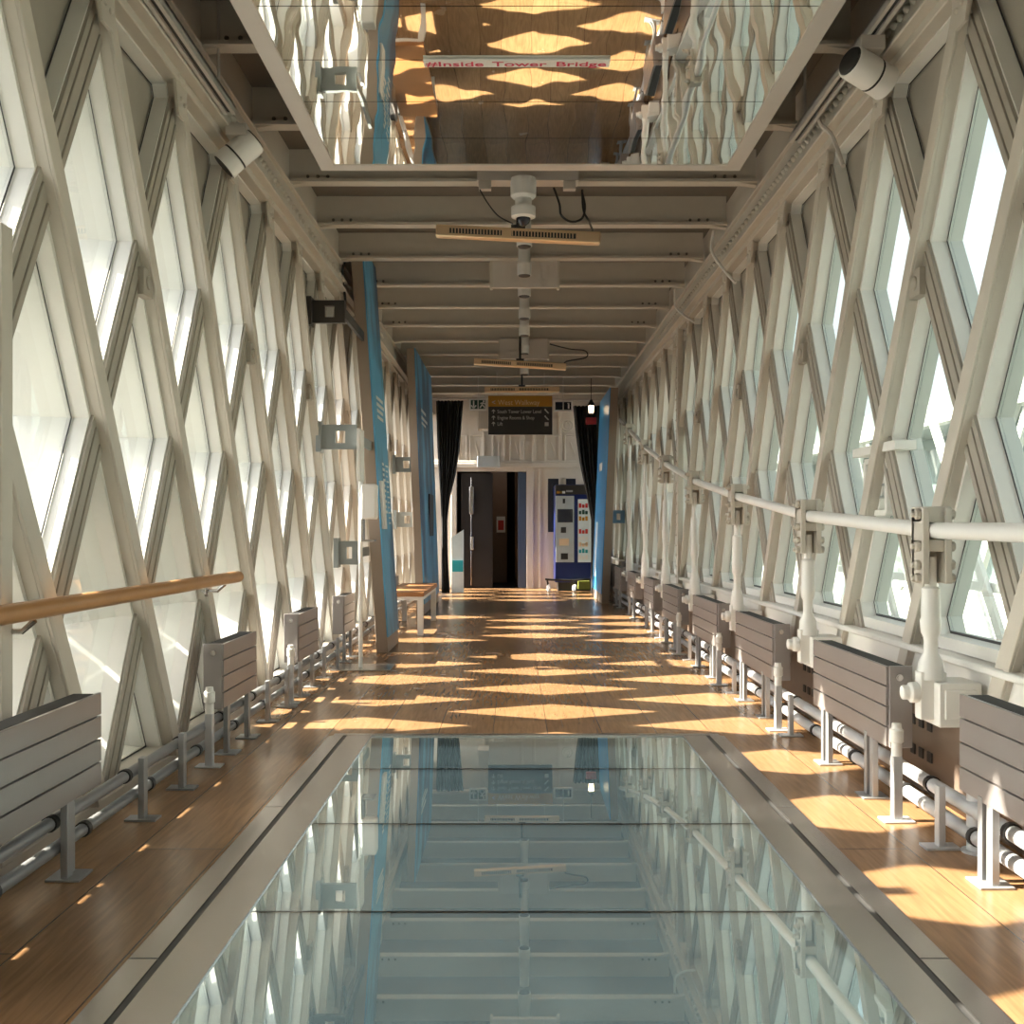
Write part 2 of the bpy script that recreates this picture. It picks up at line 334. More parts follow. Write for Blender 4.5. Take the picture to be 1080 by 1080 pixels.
def wall_side(side):
    X = XL if side < 0 else XR
    s = 1 if side < 0 else -1      # inward direction
    zb = .05 if side < 0 else .62
    name = 'wall_left' if side < 0 else 'wall_right'
    b = MB()
    if side < 0:
        b.box((X - .30, YA, 0), (X - .02, YB, .06)); b.box((X - .14, YA, .06), (X - .03, YB, .11))
        w = b.build(name, M['cream'], bevel=.006)
    else:
        b.box((X + .0, YA, 0), (X + .25, YB, .36))
        w = b.build(name, M['brown_base'])
        sb = MB(); sb.box((X + .02, YA, .36), (X + .24, YB, .60)); sb.box((X - .02, YA, .585), (X + .2, YB, .615))
        sb.build('window_sill', M['reveal'], w, bevel=.008)
        hb = MB()
        y = 2.6
        while y < 12:
            for k in range(3):
                for zz in (.30, .17):
                    hb.box((X - .006, y + .09*k, zz - .03), (X + .004, y + .09*k + .045, zz + .012))
            y += 1.68
        hb.build('slotted_plate', M['dark_line'], w)
    tag(w, kind='structure')
    # top chord
    c = MB()
    c.box((min(X - s*.14, X + s*.02), YA, ZT - .02), (max(X - s*.14, X + s*.02), YB, DECK))
    c.box((min(X, X + s*.075), YA, ZT + .02), (max(X, X + s*.075), YB, ZT + .04))
    c.box((min(X, X + s*.05), YA, BEAM - .03), (max(X, X + s*.05), YB, BEAM - .01))
    c.bar((X + s*.02, YA, ZT + .10), (X + s*.02, YB, ZT + .10), .05, .10)
    c.build('top_chord', M['cream'], w, bevel=.006)
    bead = MB(); y = 1.2
    while y < 12:
        bead.lathe((X + s*.045, y, ZT + .12), [(0, .022), (.012, .02), (.024, .008)], 8, (s, 0, .15)); y += .075 if y < 7 else .11
    bead.build('rivet_row', M['cream'], w)
    g = MB()
    k = -7
    while True:
        yc = 4.25 - .555*(3.2 - 1.07) + .905*0 + PITCH*k
        k += 1
        if yc > YB - .5: break
        if yc < YA: continue
        g.hexa([(X, yc - .10, ZT + .06), (X, yc + .10, ZT + .06), (X, yc + .09, ZT - .17), (X, yc - .02, ZT - .17)],
               [(X + s*.014, yc - .10, ZT + .06), (X + s*.014, yc + .10, ZT + .06), (X + s*.014, yc + .09, ZT - .17), (X + s*.014, yc - .02, ZT - .17)])
        for dy, dz in ((-.05, 0), (.05, 0), (.0, -.09), (.05, -.10)):
            g.lathe((X + s*.012, yc + dy, ZT + dz), [(0, .014), (.01, .011), (.014, .004)], 8, (s, 0, 0))
    g.build('gusset_plate', M['cream'], w)
    # diagonals
    zlo = .08 if side < 0 else .30
    for k in range(-8, 22):
        yn = Y0 + PITCH * k
        # front diagonal: leans so that its top is nearer
        f = lambda z: yn - SLOPE * (z - ZX)
        zt_, zb_ = ZT + .02, zlo
        if f(zt_) < YA: zt_ = ZX + (yn - YA) / SLOPE
        if f(zb_) > YB - .1: zb_ = ZX - (YB - .1 - yn) / SLOPE
        if zt_ - zb_ > .3:
            b = MB()
            x = X - s*.026
            b.bar((x, f(zb_), zb_), (x, f(zt_), zt_), .052, .112, (1, 0, 0))
            dd = Vector((0, 1, SLOPE)).normalized() * .04
            x2 = X + s*.005
            b.bar(Vector((x2, f(zb_), zb_)) - dd, Vector((x2, f(zt_), zt_)) - dd, .014, .03, (1, 0, 0))
            b.build('front_diagonal', M['cream'], w, bevel=.004)
        # rear diagonal
        r = lambda z: yn + SLOPE * (z - ZX)
        zt_, zb_ = ZT + .02, zlo
        if r(zb_) < YA: zb_ = ZX - (yn - YA) / SLOPE
        if r(zt_) > YB - .1: zt_ = ZX + (YB - .1 - yn) / SLOPE
        if zt_ - zb_ > .3:
            b = MB()
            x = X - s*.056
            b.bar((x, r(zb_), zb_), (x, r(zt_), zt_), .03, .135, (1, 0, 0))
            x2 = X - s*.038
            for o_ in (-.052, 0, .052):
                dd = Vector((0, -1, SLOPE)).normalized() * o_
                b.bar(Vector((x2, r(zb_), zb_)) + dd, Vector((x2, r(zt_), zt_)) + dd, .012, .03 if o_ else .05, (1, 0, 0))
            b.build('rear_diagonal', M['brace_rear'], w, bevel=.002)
    # crossing covers: a small box hung in some of the upper crossings
    for k in range(-3, 14):
        yn = Y0 + PITCH * (k + .5)
        if k % 2 == 0:
            n = MB(); n.box((min(X - s*.05, X - s*.005), yn - .06, ZX + DZ - .22), (max(X - s*.05, X - s*.005), yn + .05, ZX + DZ - .10))
            n.lathe((X - s*.006, yn - .005, ZX + DZ - .16), [(0, .032), (.008, .03), (.010, .02)], 14, (s, 0, 0))
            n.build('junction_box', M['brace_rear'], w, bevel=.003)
    return w

wl = wall_side(-1); wr = wall_side(1)
# a few upright members seen in the walls
for X, y, za, zc, wd, wall in ((XL, 3.17, .08, 2.06, .07, wl), (XR - .0, 10.85, .3, 3.25, .12, wr)):
    b = MB(); b.box((X - .03, y - wd/2, za), (X + .03, y + wd/2, zc))
    s = 1 if X < 0 else -1
    z = za + .1
    while z < zc and X > 0:
        b.lathe((X + s*.03, y, z), [(0, .018), (.01, .014), (.016, .005)], 8, (s, 0, 0)); z += .11
    b.build('upright', M['cream'], wall, bevel=.004)

WN = 0
def diamond(X, yc, zc, hw, lo, hi):
    hh = hw / SLOPE
    P = [(yc, zc + hh), (yc + hw, zc), (yc, zc - hh), (yc - hw, zc)]
    def clip(P, z0, keep_above):
        out = []
        for i in range(len(P)):
            a, b = P[i], P[(i+1) % len(P)]
            ia = (a[1] >= z0) if keep_above else (a[1] <= z0); ib = (b[1] >= z0) if keep_above else (b[1] <= z0)
            if ia: out.append(a)
            if ia != ib:
                t = (z0 - a[1]) / (b[1] - a[1]); out.append((a[0] + t*(b[0]-a[0]), z0))
        return out
    P = clip(clip(P, lo, True), hi, False)
    return [Vector((X, p[0], p[1])) for p in P]
def window(side, yc, zc, row):
    global WN
    X = XL if side < 0 else XR; s = 1 if side < 0 else -1
    zb = .05 if side < 0 else .62
    rim = diamond(X - s*.046, yc, zc, .362, zb + .05, ZT - .03)
    gls = diamond(X - s*.115, yc, zc, .358, zb + .055, ZT - .034)
    xd, xs = (.31, .78) if side < 0 else (.175, .97)  # left outer opening made narrow and deep, shaped to keep floor sun patches apart
    cen = sum(gls, Vector()) / max(1, len(gls))
    ext = [Vector((X - s*xd, cen.y + (v.y - cen.y)*xs, cen.z + (v.z - cen.z)*xs)) for v in gls]
    cel = diamond(X - s*xd, yc, zc, .4478, zb, ZT)
    if not (len(rim) == len(gls) == len(cel) == len(ext)) or len(rim) < 3: return
    WN += 1
    b = MB(); n = len(rim)
    rv_ = [b.bm.verts.new(p) for p in rim]; gv = [b.bm.verts.new(p) for p in gls]; cv = [b.bm.verts.new(p) for p in cel]; ev = [b.bm.verts.new(p) for p in ext]
    rc = [b.bm.verts.new(p) for p in diamond(X - s*.046, yc, zc, .4478, zb, ZT)]
    for i in range(n):
        j = (i + 1) % n
        b.bm.faces.new((rv_[i], rv_[j], gv[j], gv[i])); b.bm.faces.new((gv[i], gv[j], ev[j], ev[i])); b.bm.faces.new((ev[i], ev[j], cv[j], cv[i])); b.bm.faces.new((rv_[i], rv_[j], rc[j], rc[i]))
    w = b.build('window_%d' % WN, M['reveal'], loc=(X - s*.1, yc, zc), smooth=False)
    tag(w, kind='structure')
    # gasket line round the glass and the pane itself
    gi = diamond(X - s*.110, yc, zc, .346, zb + .068, ZT - .042)
    go = diamond(X - s*.110, yc, zc, .3575, zb + .056, ZT - .035)
    if len(gi) == n and len(go) == n:
        k = MB(); a = [k.bm.verts.new(p) for p in gi]; c = [k.bm.verts.new(p) for p in go]
        for i in range(n):
            j = (i + 1) % n; k.bm.faces.new((a[i], a[j], c[j], c[i]))
        k.build('gasket', M['dark_line'], w, smooth=False)
    p = MB(); p.poly([v + Vector((-s*.002, 0, 0)) for v in gls])
    p.build('sun_block_panel' if row == 2 else 'pane', M['brace_rear'] if row == 2 else M['glazing'] if side < 0 else M['glazing_tint'], w, smooth=False)  # top row gets a solid panel instead of glass, added to block the sun
    return w
for side in (-1, 1):
    for k in range(-7, 18):
        for row in range(-2, 3):
            zc = ZX + row * DZ
            yc = Y0 + PITCH * (k + (.5 if row % 2 == 0 else 0.0))
            if side > 0 and row == -2: continue
            if yc < YA + .4 or yc > YB - .9: continue
            window(side, yc, zc, row)

# end walls
wb = MB(); wb.box((-1.9, YA - .1, -.06), (2.0, YA, DECK + .08)); tag(wb.build('wall_back', M['wall_cream'], smooth=False), kind='structure')
dx0, dx1, dzt = -1.10, .22, 2.21
eb = MB()
eb.box((-1.9, YB, 0), (dx0, YB + .15, DECK)); eb.box((dx1, YB, 0), (2.0, YB + .15, DECK)); eb.box((dx0, YB, dzt), (dx1, YB + .15, DECK))
we = tag(eb.build('wall_end', M['wall_cream'], smooth=False), kind='structure')
mo = MB()
for a, b in ((465, 301), (497, 511), (520, 532), (538, 553), (576, 592), (596, 613)):
    pass
for xa, xb in ((265, 300), (315, 375), (415, 465), (490, 552), (645, 715), (730, 800)):
    x0 = (420 + xa/4.154 - VX) * YB / FPX; x1 = (420 + xb/4.154 - VX) * YB / FPX
    z1, z0 = H + (VY - 459)*YB/FPX, H + (VY - 486)*YB/FPX
    for p, q in (((x0, z0), (x1, z0)), ((x0, z1), (x1, z1)), ((x0, z0), (x0, z1)), ((x1, z0), (x1, z1))):
        mo.bar((p[0], YB - .01, p[1]), (q[0], YB - .01, q[1]), .05, .03, (0, 1, 0))
    mo.bar((x0 + .1, YB - .006, z0 + .35), (x1 - .1, YB - .006, z0 + .1), .02, .02, (0, 1, 0))
for xx in (-.63, .10, .33, .82):
    mo.box((xx, YB - .03, 2.36), (xx + .06, YB, DECK))
mo.build('wall_moulding', M['wall_cream'], we, bevel=.006)
cn = MB(); cn.box((-1.9, YB - .09, 2.28), (2.0, YB, 2.36)); cn.box((-1.9, YB - .05, 2.36), (2.0, YB, 2.41)); cn.build('cornice', M['wall_cream'], we, bevel=.01)
fr = MB(); fr.box((dx1, YB - .035, 0), (dx1 + .13, YB, 2.28)); fr.box((dx0 - .1, YB - .035, 0), (dx0, YB, 2.28)); fr.box((.45, YB - .02, 0), (.5, YB, 2.28)); fr.build('door_casing', M['wall_cream'], we, bevel=.006)
# room beyond the doorway
vb = MB()
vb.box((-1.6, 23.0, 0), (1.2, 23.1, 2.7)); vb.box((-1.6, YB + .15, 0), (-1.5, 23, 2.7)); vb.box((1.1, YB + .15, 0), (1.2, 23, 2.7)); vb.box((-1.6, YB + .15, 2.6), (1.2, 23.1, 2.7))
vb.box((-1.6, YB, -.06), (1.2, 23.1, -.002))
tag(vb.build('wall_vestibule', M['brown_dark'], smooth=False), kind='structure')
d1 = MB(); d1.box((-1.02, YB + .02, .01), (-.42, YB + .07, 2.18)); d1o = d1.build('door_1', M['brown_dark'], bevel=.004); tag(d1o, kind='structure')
hd = MB(); hd.box((-.86, YB - .02, 1.4), (-.78, YB + .02, 1.92)); hd.box((-.84, YB - .01, .72), (-.78, YB + .02, .98)); hd.box((-.835, YB + .005, .05), (-.82, YB + .02, 2.1)); hd.build('door_handle', M['steel'], d1o, bevel=.008)
d2 = MB(); d2.box((.06, YB - .01, .01), (.21, YB + .05, 2.19)); tag(d2.build('door_2', M['blue_grey'], bevel=.004), kind='structure')
d3 = MB(); d3.box((-.5, YB + 1.9, 0), (-.16, YB + 2.0, 2.4)); d3.box((.0, YB + 1.0, 0), (.08, YB + 1.05, 2.3)); d3.box((.16, YB+.9, 0), (.3, YB+1.0, 2.3)); tag(d3.build('trim_1', M['brown_mid'], bevel=.01), kind='structure')
nt_ = MB(); nt_.box((-.38, YB + 1.885, 1.05), (-.2, YB + 1.895, 1.38)); n_ = tag(nt_.build('wall_notice', M['white']), 'white notice with a red patch on the pillar inside the dark doorway', 'notice')
nr = MB(); nr.box((-.35, YB + 1.88, 1.1), (-.23, YB + 1.886, 1.3)); nr.build('red_patch', M['red'], n_)
lm = thing('ceiling_lamp', (-.33, YB + 1.2, 2.6), 'round glowing ceiling lamp inside the dark doorway', 'lamp')
b = MB(); b.lathe((-.33, YB + 1.2, 2.6), [(-.02, .2), (-.05, .19), (-.09, .12)], 20); b.build('diffuser', M['lamp_white'], lm)
b = MB(); b.lathe((-.33, YB + 1.2, 2.6), [(0, .22), (-.02, .22)], 20); b.build('rim', M['white'], lm)
# dark windows in the end wall by the vending machine
for i, (a, c, t, bt) in enumerate(((577, 590, 504, 562), (596, 608, 504, 516))):
    p, q = at(a, bt, YB), at(c, t, YB)
    b = MB(); b.box((p.x, YB - .012, p.z), (q.x, YB + .004, q.z)); WN += 1
    o = tag(b.build('window_%d' % WN, M['screen']), kind='structure')
    f = MB()
    for u, v in (((p.x, p.z), (q.x, p.z)), ((p.x, q.z), (q.x, q.z)), ((p.x, p.z), (p.x, q.z)), ((q.x, p.z), (q.x, q.z))):
        f.bar((u[0], YB - .014, u[1]), (v[0], YB - .014, v[1]), .03, .03, (0, 1, 0))
    f.build('window_frame', M['wall_cream'], o)

# ------------------------------------------------------------------ glass floor and mirror ceiling
gf = thing('glass_floor', (.06, 2.3, 0), 'long walk-on glass floor panel in a wide brushed steel frame', 'glass floor')
b = MB()
b.box((gx0, gy0, -.05), (gx0 + .075, gy1 - .08, .008)); b.box((gx1 - .075, gy0, -.05), (gx1, gy1 - .08, .008))
b.box((gx0 + .095, gy0, -.05), (-.775, gy1, .006)); b.box((.908, gy0, -.05), (gx1 - .095, gy1, .006)); b.box((gx0 + .02, gy1 - .05, -.05), (gx1 - .02, gy1, .007))
b.hexa([(gx0, gy1 - .08, -.05), (gx0 + .075, gy1 - .08, -.05), (gx0 + .075, gy1, -.05), (gx0 + .05, gy1, -.05)], [(gx0, gy1 - .08, .008), (gx0 + .075, gy1 - .08, .008), (gx0 + .075, gy1, .008), (gx0 + .05, gy1, .008)])
b.hexa([(gx1 - .075, gy1 - .08, -.05), (gx1, gy1 - .08, -.05), (gx1 - .05, gy1, -.05), (gx1 - .075, gy1, -.05)], [(gx1 - .075, gy1 - .08, .008), (gx1, gy1 - .08, .008), (gx1 - .05, gy1, .008), (gx1 - .075, gy1, .008)])
b.build('frame', M['steel'], gf)
b = MB(); b.box((gx0 + .07, gy0, -.04), (gx0 + .10, gy1 - .05, .002)); b.box((gx1 - .10, gy0, -.04), (gx1 - .07, gy1 - .05, .002))
for y in (1.2, 2.65, 4.1):
    b.box((gx0, y, .0), (gx0 + .075, y + .006, .0085)); b.box((gx1 - .075, y, .0), (gx1, y + .006, .0085))
b.build('groove', M['steel_dark'], gf)
PY = [4.79 - .895*k for k in range(0, 8)]
edges = [gy1 - .055] + PY
for i in range(len(edges) - 1):
    b = MB(); b.box((-.772, edges[i+1] + .003, -.004), (.905, edges[i] - .003, 0.0)); b.build('glass_pane', M['floor_glass'], gf, smooth=False)
b = MB()
for y in PY[:-1]: b.box((-.772, y - .003, -.004), (.905, y + .003, .0005))
b.build('pane_joint', M['steel_dark'], gf)

ZM = 3.32
mx0, mx1, my1 = -.551*2.2*1.0, .638*2.2*.985, 1080*(ZM - H)/380
mc = thing('mirror_ceiling', (.1, 3.2, ZM), 'mirrored ceiling panel in a pale metal frame above the glass floor', 'ceiling mirror')
b = MB()
fx0, fx1 = (241.8-VX)/558*(ZM-H), (893.2-VX)/558*(ZM-H)
ix0, ix1 = (264.6-VX)/558*(ZM-H), (870.3-VX)/558*(ZM-H)
fy1 = FPX*(ZM-H)/(VY-180.3); iy1 = FPX*(ZM-H)/(VY-175.5)
b.box((fx0, -1, ZM), (ix0 + .004, fy1, ZM + .07)); b.box((ix1 - .004, -1, ZM), (fx1, fy1, ZM + .07)); b.box((ix0, iy1 - .012 if iy1 < fy1 else fy1 - .08, ZM), (ix1, fy1, ZM + .07))
b.box((fx0, -1, ZM + .055), (fx1, fy1, ZM + .1))
b.build('frame', M['alu'], mc, bevel=.003)
iy1 = fy1 - .08
edg = [iy1]
for py in (147, 108.5, 64.5, 8): edg.append(FPX*(ZM-H)/(VY-py))
while edg[-1] > -.8: edg.append(edg[-1] - .5)
for i in range(len(edg) - 1):
    b = MB(); b.box((ix0 + .003, edg[i+1] + .003, ZM + .006), (ix1 - .003, edg[i] - .003, ZM + .05)); b.build('mirror_pane', M['mirror'], mc, smooth=False)
# wording strip stuck on the mirror
ysg = FPX*(ZM-H)/(VY-66)
sg = thing('wording_strip', ((545-VX)*ysg/FPX, ysg, ZM), 'narrow white strip with red lettering stuck on the mirrored ceiling', 'sign')
b = MB(); b.box(((447-VX)*ysg/FPX, ysg - .035, ZM - .006), ((643-VX)*ysg/FPX, ysg + .035, ZM + .004)); b.build('strip', M['white'], sg)
xw = (449-VX)*ysg/FPX
for w_ in ('#Inside', 'Tower', 'Bridge'):
    o = text_mesh('word', w_, .066, M['pink'], sg, (xw, ysg + .023, ZM - .0075), (math.pi, 0, 0), 'LEFT', .0005, .0006, 1.42)
    xw += max(v.co.x for v in o.data.vertices)*1.42 + .04

# ------------------------------------------------------------------ tie bar with hangers along the right wall
TX = 1.58
TY = [(-1.6, 1.10), (.5, 1.10), (2.2, 1.10), (3.87, 1.115), (5.5, 1.19), (7.26, 1.35), (8.98, 1.54), (10.7, 1.80), (12.4, 2.11), (14.1, 2.48), (15.3, 2.75)]
tb = thing('tie_bar', (TX, 3.87, 1.1), 'long white round steel tie bar rising along the right-hand wall', 'tie bar')
pts = []
for i in range(len(TY) - 1):
    (ya, za), (yb, zb2) = TY[i], TY[i+1]
    b = MB(); b.tube([(TX, ya, za), (TX, yb, zb2)], .031 if ya < 4 else .029, 14); b.build('bar_segment', M['white'], tb)
for (y, z) in TY[2:-1]:
    h = thing('hanger', (TX, y, 0))
    first = y
    b = MB()
    # clamp plates either side with bolts
    b.box((TX - .055, y - .045, z - .20), (TX - .03, y + .065, z + .085)); b.box((TX + .03, y - .045, z - .20), (TX + .055, y + .065, z + .085))
    b.box((TX - .055, y + .04, z - .20), (TX + .055, y + .075, z + .085)); b.box((TX - .055, y - .03, z + .03), (TX + .055, y + .07, z + .09))
    b.box((TX - .055, y - .03, z - .08), (TX + .055, y + .07, z - .035))
    for dz in (.06, -.06, -.13, -.18):
        b.lathe((TX - .055, y - .015, z + dz), [(0, .02), (.02, .02), (.02, .012), (.035, .012)], 6, (-1, 0, 0)); b.lathe((TX + .055, y - .015, z + dz), [(0, .02), (.02, .02)], 6, (1, 0, 0))
    b.build('clamp', M['cream'], h, bevel=.006)
    b = MB(); zr = z - .2; z0 = .55
    b.lathe((TX, y + .02, zr + .1), [(0, .022), (-(zr+.1-z0)*.24, .022), (-(zr+.1-z0)*.26, .034), (-(zr+.1-z0)*.5, .036), (-(zr+.1-z0)*.52, .04), (-(zr+.1-z0)*.62, .036), (-(zr+.1-z0)*.66, .026), (-(zr+.1-z0)*.78, .026), (-(zr+.1-z0)*.86, .045), (-(zr+.1-z0), .05)], 12)
    b.build('rod', M['white'], h)
    b = MB(); b.box((TX - .05, y - .01, .40), (TX + .05, y + .05, .58)); b.box((TX + .0, y - .06, .38), (TX + .16, y + .12, .545)) ; b.box((TX + .02, y - .065, .41), (TX + .14, y - .055, .52))
    b.lathe((TX - .05, y + .02, .50), [(0, .04), (.03, .04), (.035, .028), (.06, .028)], 12, (-1, 0, 0))
    b.build('base_shoe', M['white'], h, bevel=.006)
    names = {2.2: 'white hanger rod and clamp on the tie bar nearest the viewer', 3.87: 'large white hanger rod and clamp beside the second radiator from the front, right wall',
             5.5: 'white hanger rod and clamp at the far end of the second radiator, right wall', 7.26: 'third visible white hanger rod down the tie bar from the front',
             8.98: 'fourth visible cream hanger rod down the tie bar', 10.7: 'cream hanger rod beside the riveted upright on the right wall',
             12.4: 'hanger rod under the steep upper part of the tie bar', 14.1: 'second-farthest hanger rod under the rising tie bar', 15.8: 'farthest hanger rod beside the sunlit blue board'}
    tag(h, names[y], 'hanger', 'hanger rods along the right wall')

# ------------------------------------------------------------------ handrail
hr = thing('handrail', (-1.50, 4.2, .86), 'round wooden handrail fixed to the left lattice wall', 'handrail')
b = MB(); b.tube([(-1.50, .2, .872), (-1.50, 3, .868), (-1.50, 5.55, .862)], .031, 16); b.build('rail', M['wood'], hr)
for y in (1.2, 3.2, 5.3):
    b = MB(); b.tube([(-1.62, y, .80), (-1.54, y, .80), (-1.50, y, .835)], .010, 8); b.lathe((-1.60, y, .80), [(0, .03), (.01, .03)], 12, (1, 0, 0)); b.build('bracket', M['steel'], hr)

# ------------------------------------------------------------------ radiators and pipes
def radiator(x, y0, y1, z0, z1, s, label):
    # s: inward direction; front face at x, thickness .095 towards the wall
    t = thing('radiator', (x - s*.05, (y0 + y1)/2, 0), label, 'radiator', 'radiators along the %s wall' % ('left' if s > 0 else 'right'))
    xb = x - s*.095
    lo, hi = min(x - s*.012, xb), max(x - s*.012, xb)
    b = MB(); b.box((lo, y0 + .01, z0 + .01), (hi, y1 - .01, z1 - .008)); b.build('body', M['rad'], t)
    n = 4; hgt = (z1 - z0) / n
    for i in range(n):
        f = MB(); f.box((min(x, x - s*.014), y0 + .016, z0 + i*hgt + .003), (max(x, x - s*.014), y1, z0 + (i+1)*hgt - .003)); f.build('front_slat', M['rad'], t, bevel=.002)
    e = MB(); e.box((lo - .001, y0, z0), (hi + .006, y0 + .014, z1)); e.build('end_panel', M['rad'], t, bevel=.002)
    k = MB(); k.lathe(((x + xb)/2, y0, z1 - .045), [(0, .014), (.006, .014), (.006, .008), (.009, .008)], 14, (0, -1, 0)); k.build('end_cap', M['steel'], t)
    g = MB(); yy = y0 + .03
    g.box((lo + .008, y0 + .02, z1 - .008), (hi - .008, y1 - .02, z1 - .004)); g.build('top_grille', M['rad_grille'], t)
    for yl in (y0 + (y1-y0)*.2, y0 + (y1-y0)*.8):
        l = MB(); xm = x - s*.018
        l.box((xm - .012, yl - .02, .006), (xm + .012, yl + .02, z0 + .02)); l.box((xm - .02, yl + .035, .006), (xm + .0, yl + .065, z0 + .02)); l.box((xm - .055, yl - .035, 0), (xm + .055, yl + .075, .008))
        l.build('leg', M['stand'], t, bevel=.002)
    return t
ZR0, ZR1 = .25, .575
RR = [(2.40, 3.41), (4.07, 5.08), (5.875, 6.87), (7.5, 8.52), (9.3, 10.27), (10.95, 11.75), (12.65, 13.5), (14.35, 15.2), (15.6, 16.4)]
RL = ['grey slatted radiator nearest the viewer against the right wall, cut by the frame', 'grey slatted radiator beside the large white hanger base, right wall', 'grey slatted radiator third from the front on the right wall with a sunlit patch',
      'grey slatted radiator fourth from the front on the right wall', 'dark slatted radiator fifth along the right wall', 'dark slatted radiator sixth along the right wall by the riveted upright',
      'dark slatted radiator seventh along the right wall', 'dark slatted radiator second from the far end, right wall', 'dark slatted radiator farthest along the right wall by the blue board']
for (a, c), l in zip(RR, RL): radiator(1.48, a, c, ZR0, ZR1, -1, l)
LL = [(2.35, 3.51), (4.97, 5.62), (6.71, 7.38), (8.5, 9.05), (11.9, 12.5)]
LN = ['large grey slatted radiator nearest the viewer under the wooden handrail', 'grey slatted radiator at the end of the wooden handrail, left wall', 'grey slatted radiator third from the front on the left wall',
      'grey slatted radiator behind the hand sanitiser post on the left wall', 'pale slatted radiator behind the bench on the left wall']
for (a, c), l in zip(LL, LN): radiator(-1.417, a, c, ZR0 - .005, ZR1 - .012, 1, l)

for X, name, zs in ((-1.475, 'left', (.185, .095)), (1.578, 'right', (.155, .066))):
    for z, w in zip(zs, ('upper', 'lower')):
        p = thing('heating_pipe', (X, 6, z), '%s of the two long grey heating pipes at the foot of the %s wall' % (w, name), 'pipe', 'heating pipes')
        r = .021 if X < 0 else .026
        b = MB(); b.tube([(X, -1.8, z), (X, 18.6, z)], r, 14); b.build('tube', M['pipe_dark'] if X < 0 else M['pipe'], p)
        y = 2.0 + (.25 if w == 'lower' else 0); n = 0
        while y < 14:
            b = MB(); b.lathe((X, y, z), [(0, r + .006), (.025, r + .006)], 14, (0, 1, 0)); b.build('clip', M['black'], p); y += .62
# stands with base plates that carry the pipes
def stand(x, y, h, s, label, grp):
    t = thing('pipe_stand', (x, y, 0), label, 'pipe stand', grp)
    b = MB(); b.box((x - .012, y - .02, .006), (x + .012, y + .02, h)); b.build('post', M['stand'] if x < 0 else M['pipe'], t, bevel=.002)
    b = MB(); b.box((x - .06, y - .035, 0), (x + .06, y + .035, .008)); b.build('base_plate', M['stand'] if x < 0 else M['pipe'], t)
    return t
pl = [(-1.435, y, .24) for y in (3.95, 4.42, 5.95, 6.45, 7.7, 8.3)]
pr = [(1.495, y, .22) for y in (3.60, 5.55, 6.98, 8.75, 10.5)]
wl_ = ['grey pipe stand just past the nearest left radiator', 'grey pipe stand in front of the second left radiator', 'grey pipe stand just past the second left radiator', 'grey pipe stand before the third left radiator', 'grey pipe stand just past the third left radiator', 'grey pipe stand before the sanitiser post']
wr_ = ['pale pipe stand by the nearest right radiator', 'pale pipe stand between the second and third right radiators', 'pale pipe stand just past the third right radiator', 'pale pipe stand between fourth and fifth right radiators', 'pale pipe stand past the fifth right radiator']
for (x, y, h), l in zip(pl, wl_): stand(x, y, h, 1, l, 'pipe stands by the left wall')
for (x, y, h), l in zip(pr, wr_): stand(x, y, h, -1, l, 'pipe stands by the right wall')
def valve(x, y, label, grp):
    t = thing('radiator_valve', (x, y, 0), label, 'valve', grp)
    b = MB(); b.box((x - .018, y - .018, .0), (x + .018, y + .018, .25)); b.box((x - .06, y - .04, 0), (x + .06, y + .04, .008)); b.build('post', M['pipe'], t, bevel=.003)
    b = MB(); b.lathe((x, y, .25), [(0, .02), (.05, .02), (.055, .026), (.10, .026), (.105, .02), (.125, .017)], 14); b.build('valve_head', M['white'], t)
    return t
for y, l in ((3.93, 'white capped valve on the post by the second right radiator'), (5.7, 'white capped valve on the post by the third right radiator'), (7.35, 'white capped valve on the post by the fourth right radiator'), (9.15, 'white capped valve on the post by the fifth right radiator')): valve(1.465, y, l, 'radiator valves on the right')
for y, l in ((4.83, 'white capped valve on the post by the second left radiator'), (6.58, 'white capped valve on the post by the third left radiator')): valve(-1.44, y, l, 'radiator valves on the left')
b = MB(); b.lathe((1.60, 3.55, .0), [(0, .05), (.008, .05), (.008, .032), (.31, .032), (.315, .045), (.34, .045), (.345, .035), (.38, .035)], 16)
tag(b.build('pipe_riser', M['pipe'], loc=(1.60, 3.55, 0)), 'short thick grey riser pipe between the two nearest right radiators', 'pipe')

# ------------------------------------------------------------------ exhibition boards, stand, bench
def board(name, label, xb, xt, ya, yb, zt, th, s, mat_face, plinth=True):
    # leaning board whose face looks inward (s); xb, xt = face at foot and head
    t = thing(name, (xb, (ya+yb)/2, 0), label, 'board', 'tall blue exhibition boards')
    z0 = .14
    def X(z): return xb + (xt - xb) * z / zt
    b = MB(); b.hexa([(X(0) - s*th, ya, 0), (X(0) - s*.012, ya, 0), (X(0) - s*.012, yb, 0), (X(0) - s*th, yb, 0)], [(xt - s*th, ya, zt), (xt - s*.012, ya, zt), (xt - s*.012, yb, zt), (xt - s*th, yb, zt)])
    b.build('core', M['taupe_edge'], t, bevel=.004)
    b = MB(); b.hexa([(X(z0) - s*.012, ya + .0, z0), (X(z0), ya + .0, z0), (X(z0), yb, z0), (X(z0) - s*.012, yb, z0)], [(xt - s*.012, ya, zt), (xt, ya, zt), (xt, yb, zt), (xt - s*.012, yb, zt)])
    b.build('printed_face', mat_face, t)
    return t, X
b1, X1 = board('display_board', 'tall blue leaning board nearest the viewer beside the sanitiser post', -1.135, -1.375, 9.26, 10.12, 3.70, .115, 1, M['board_a'])
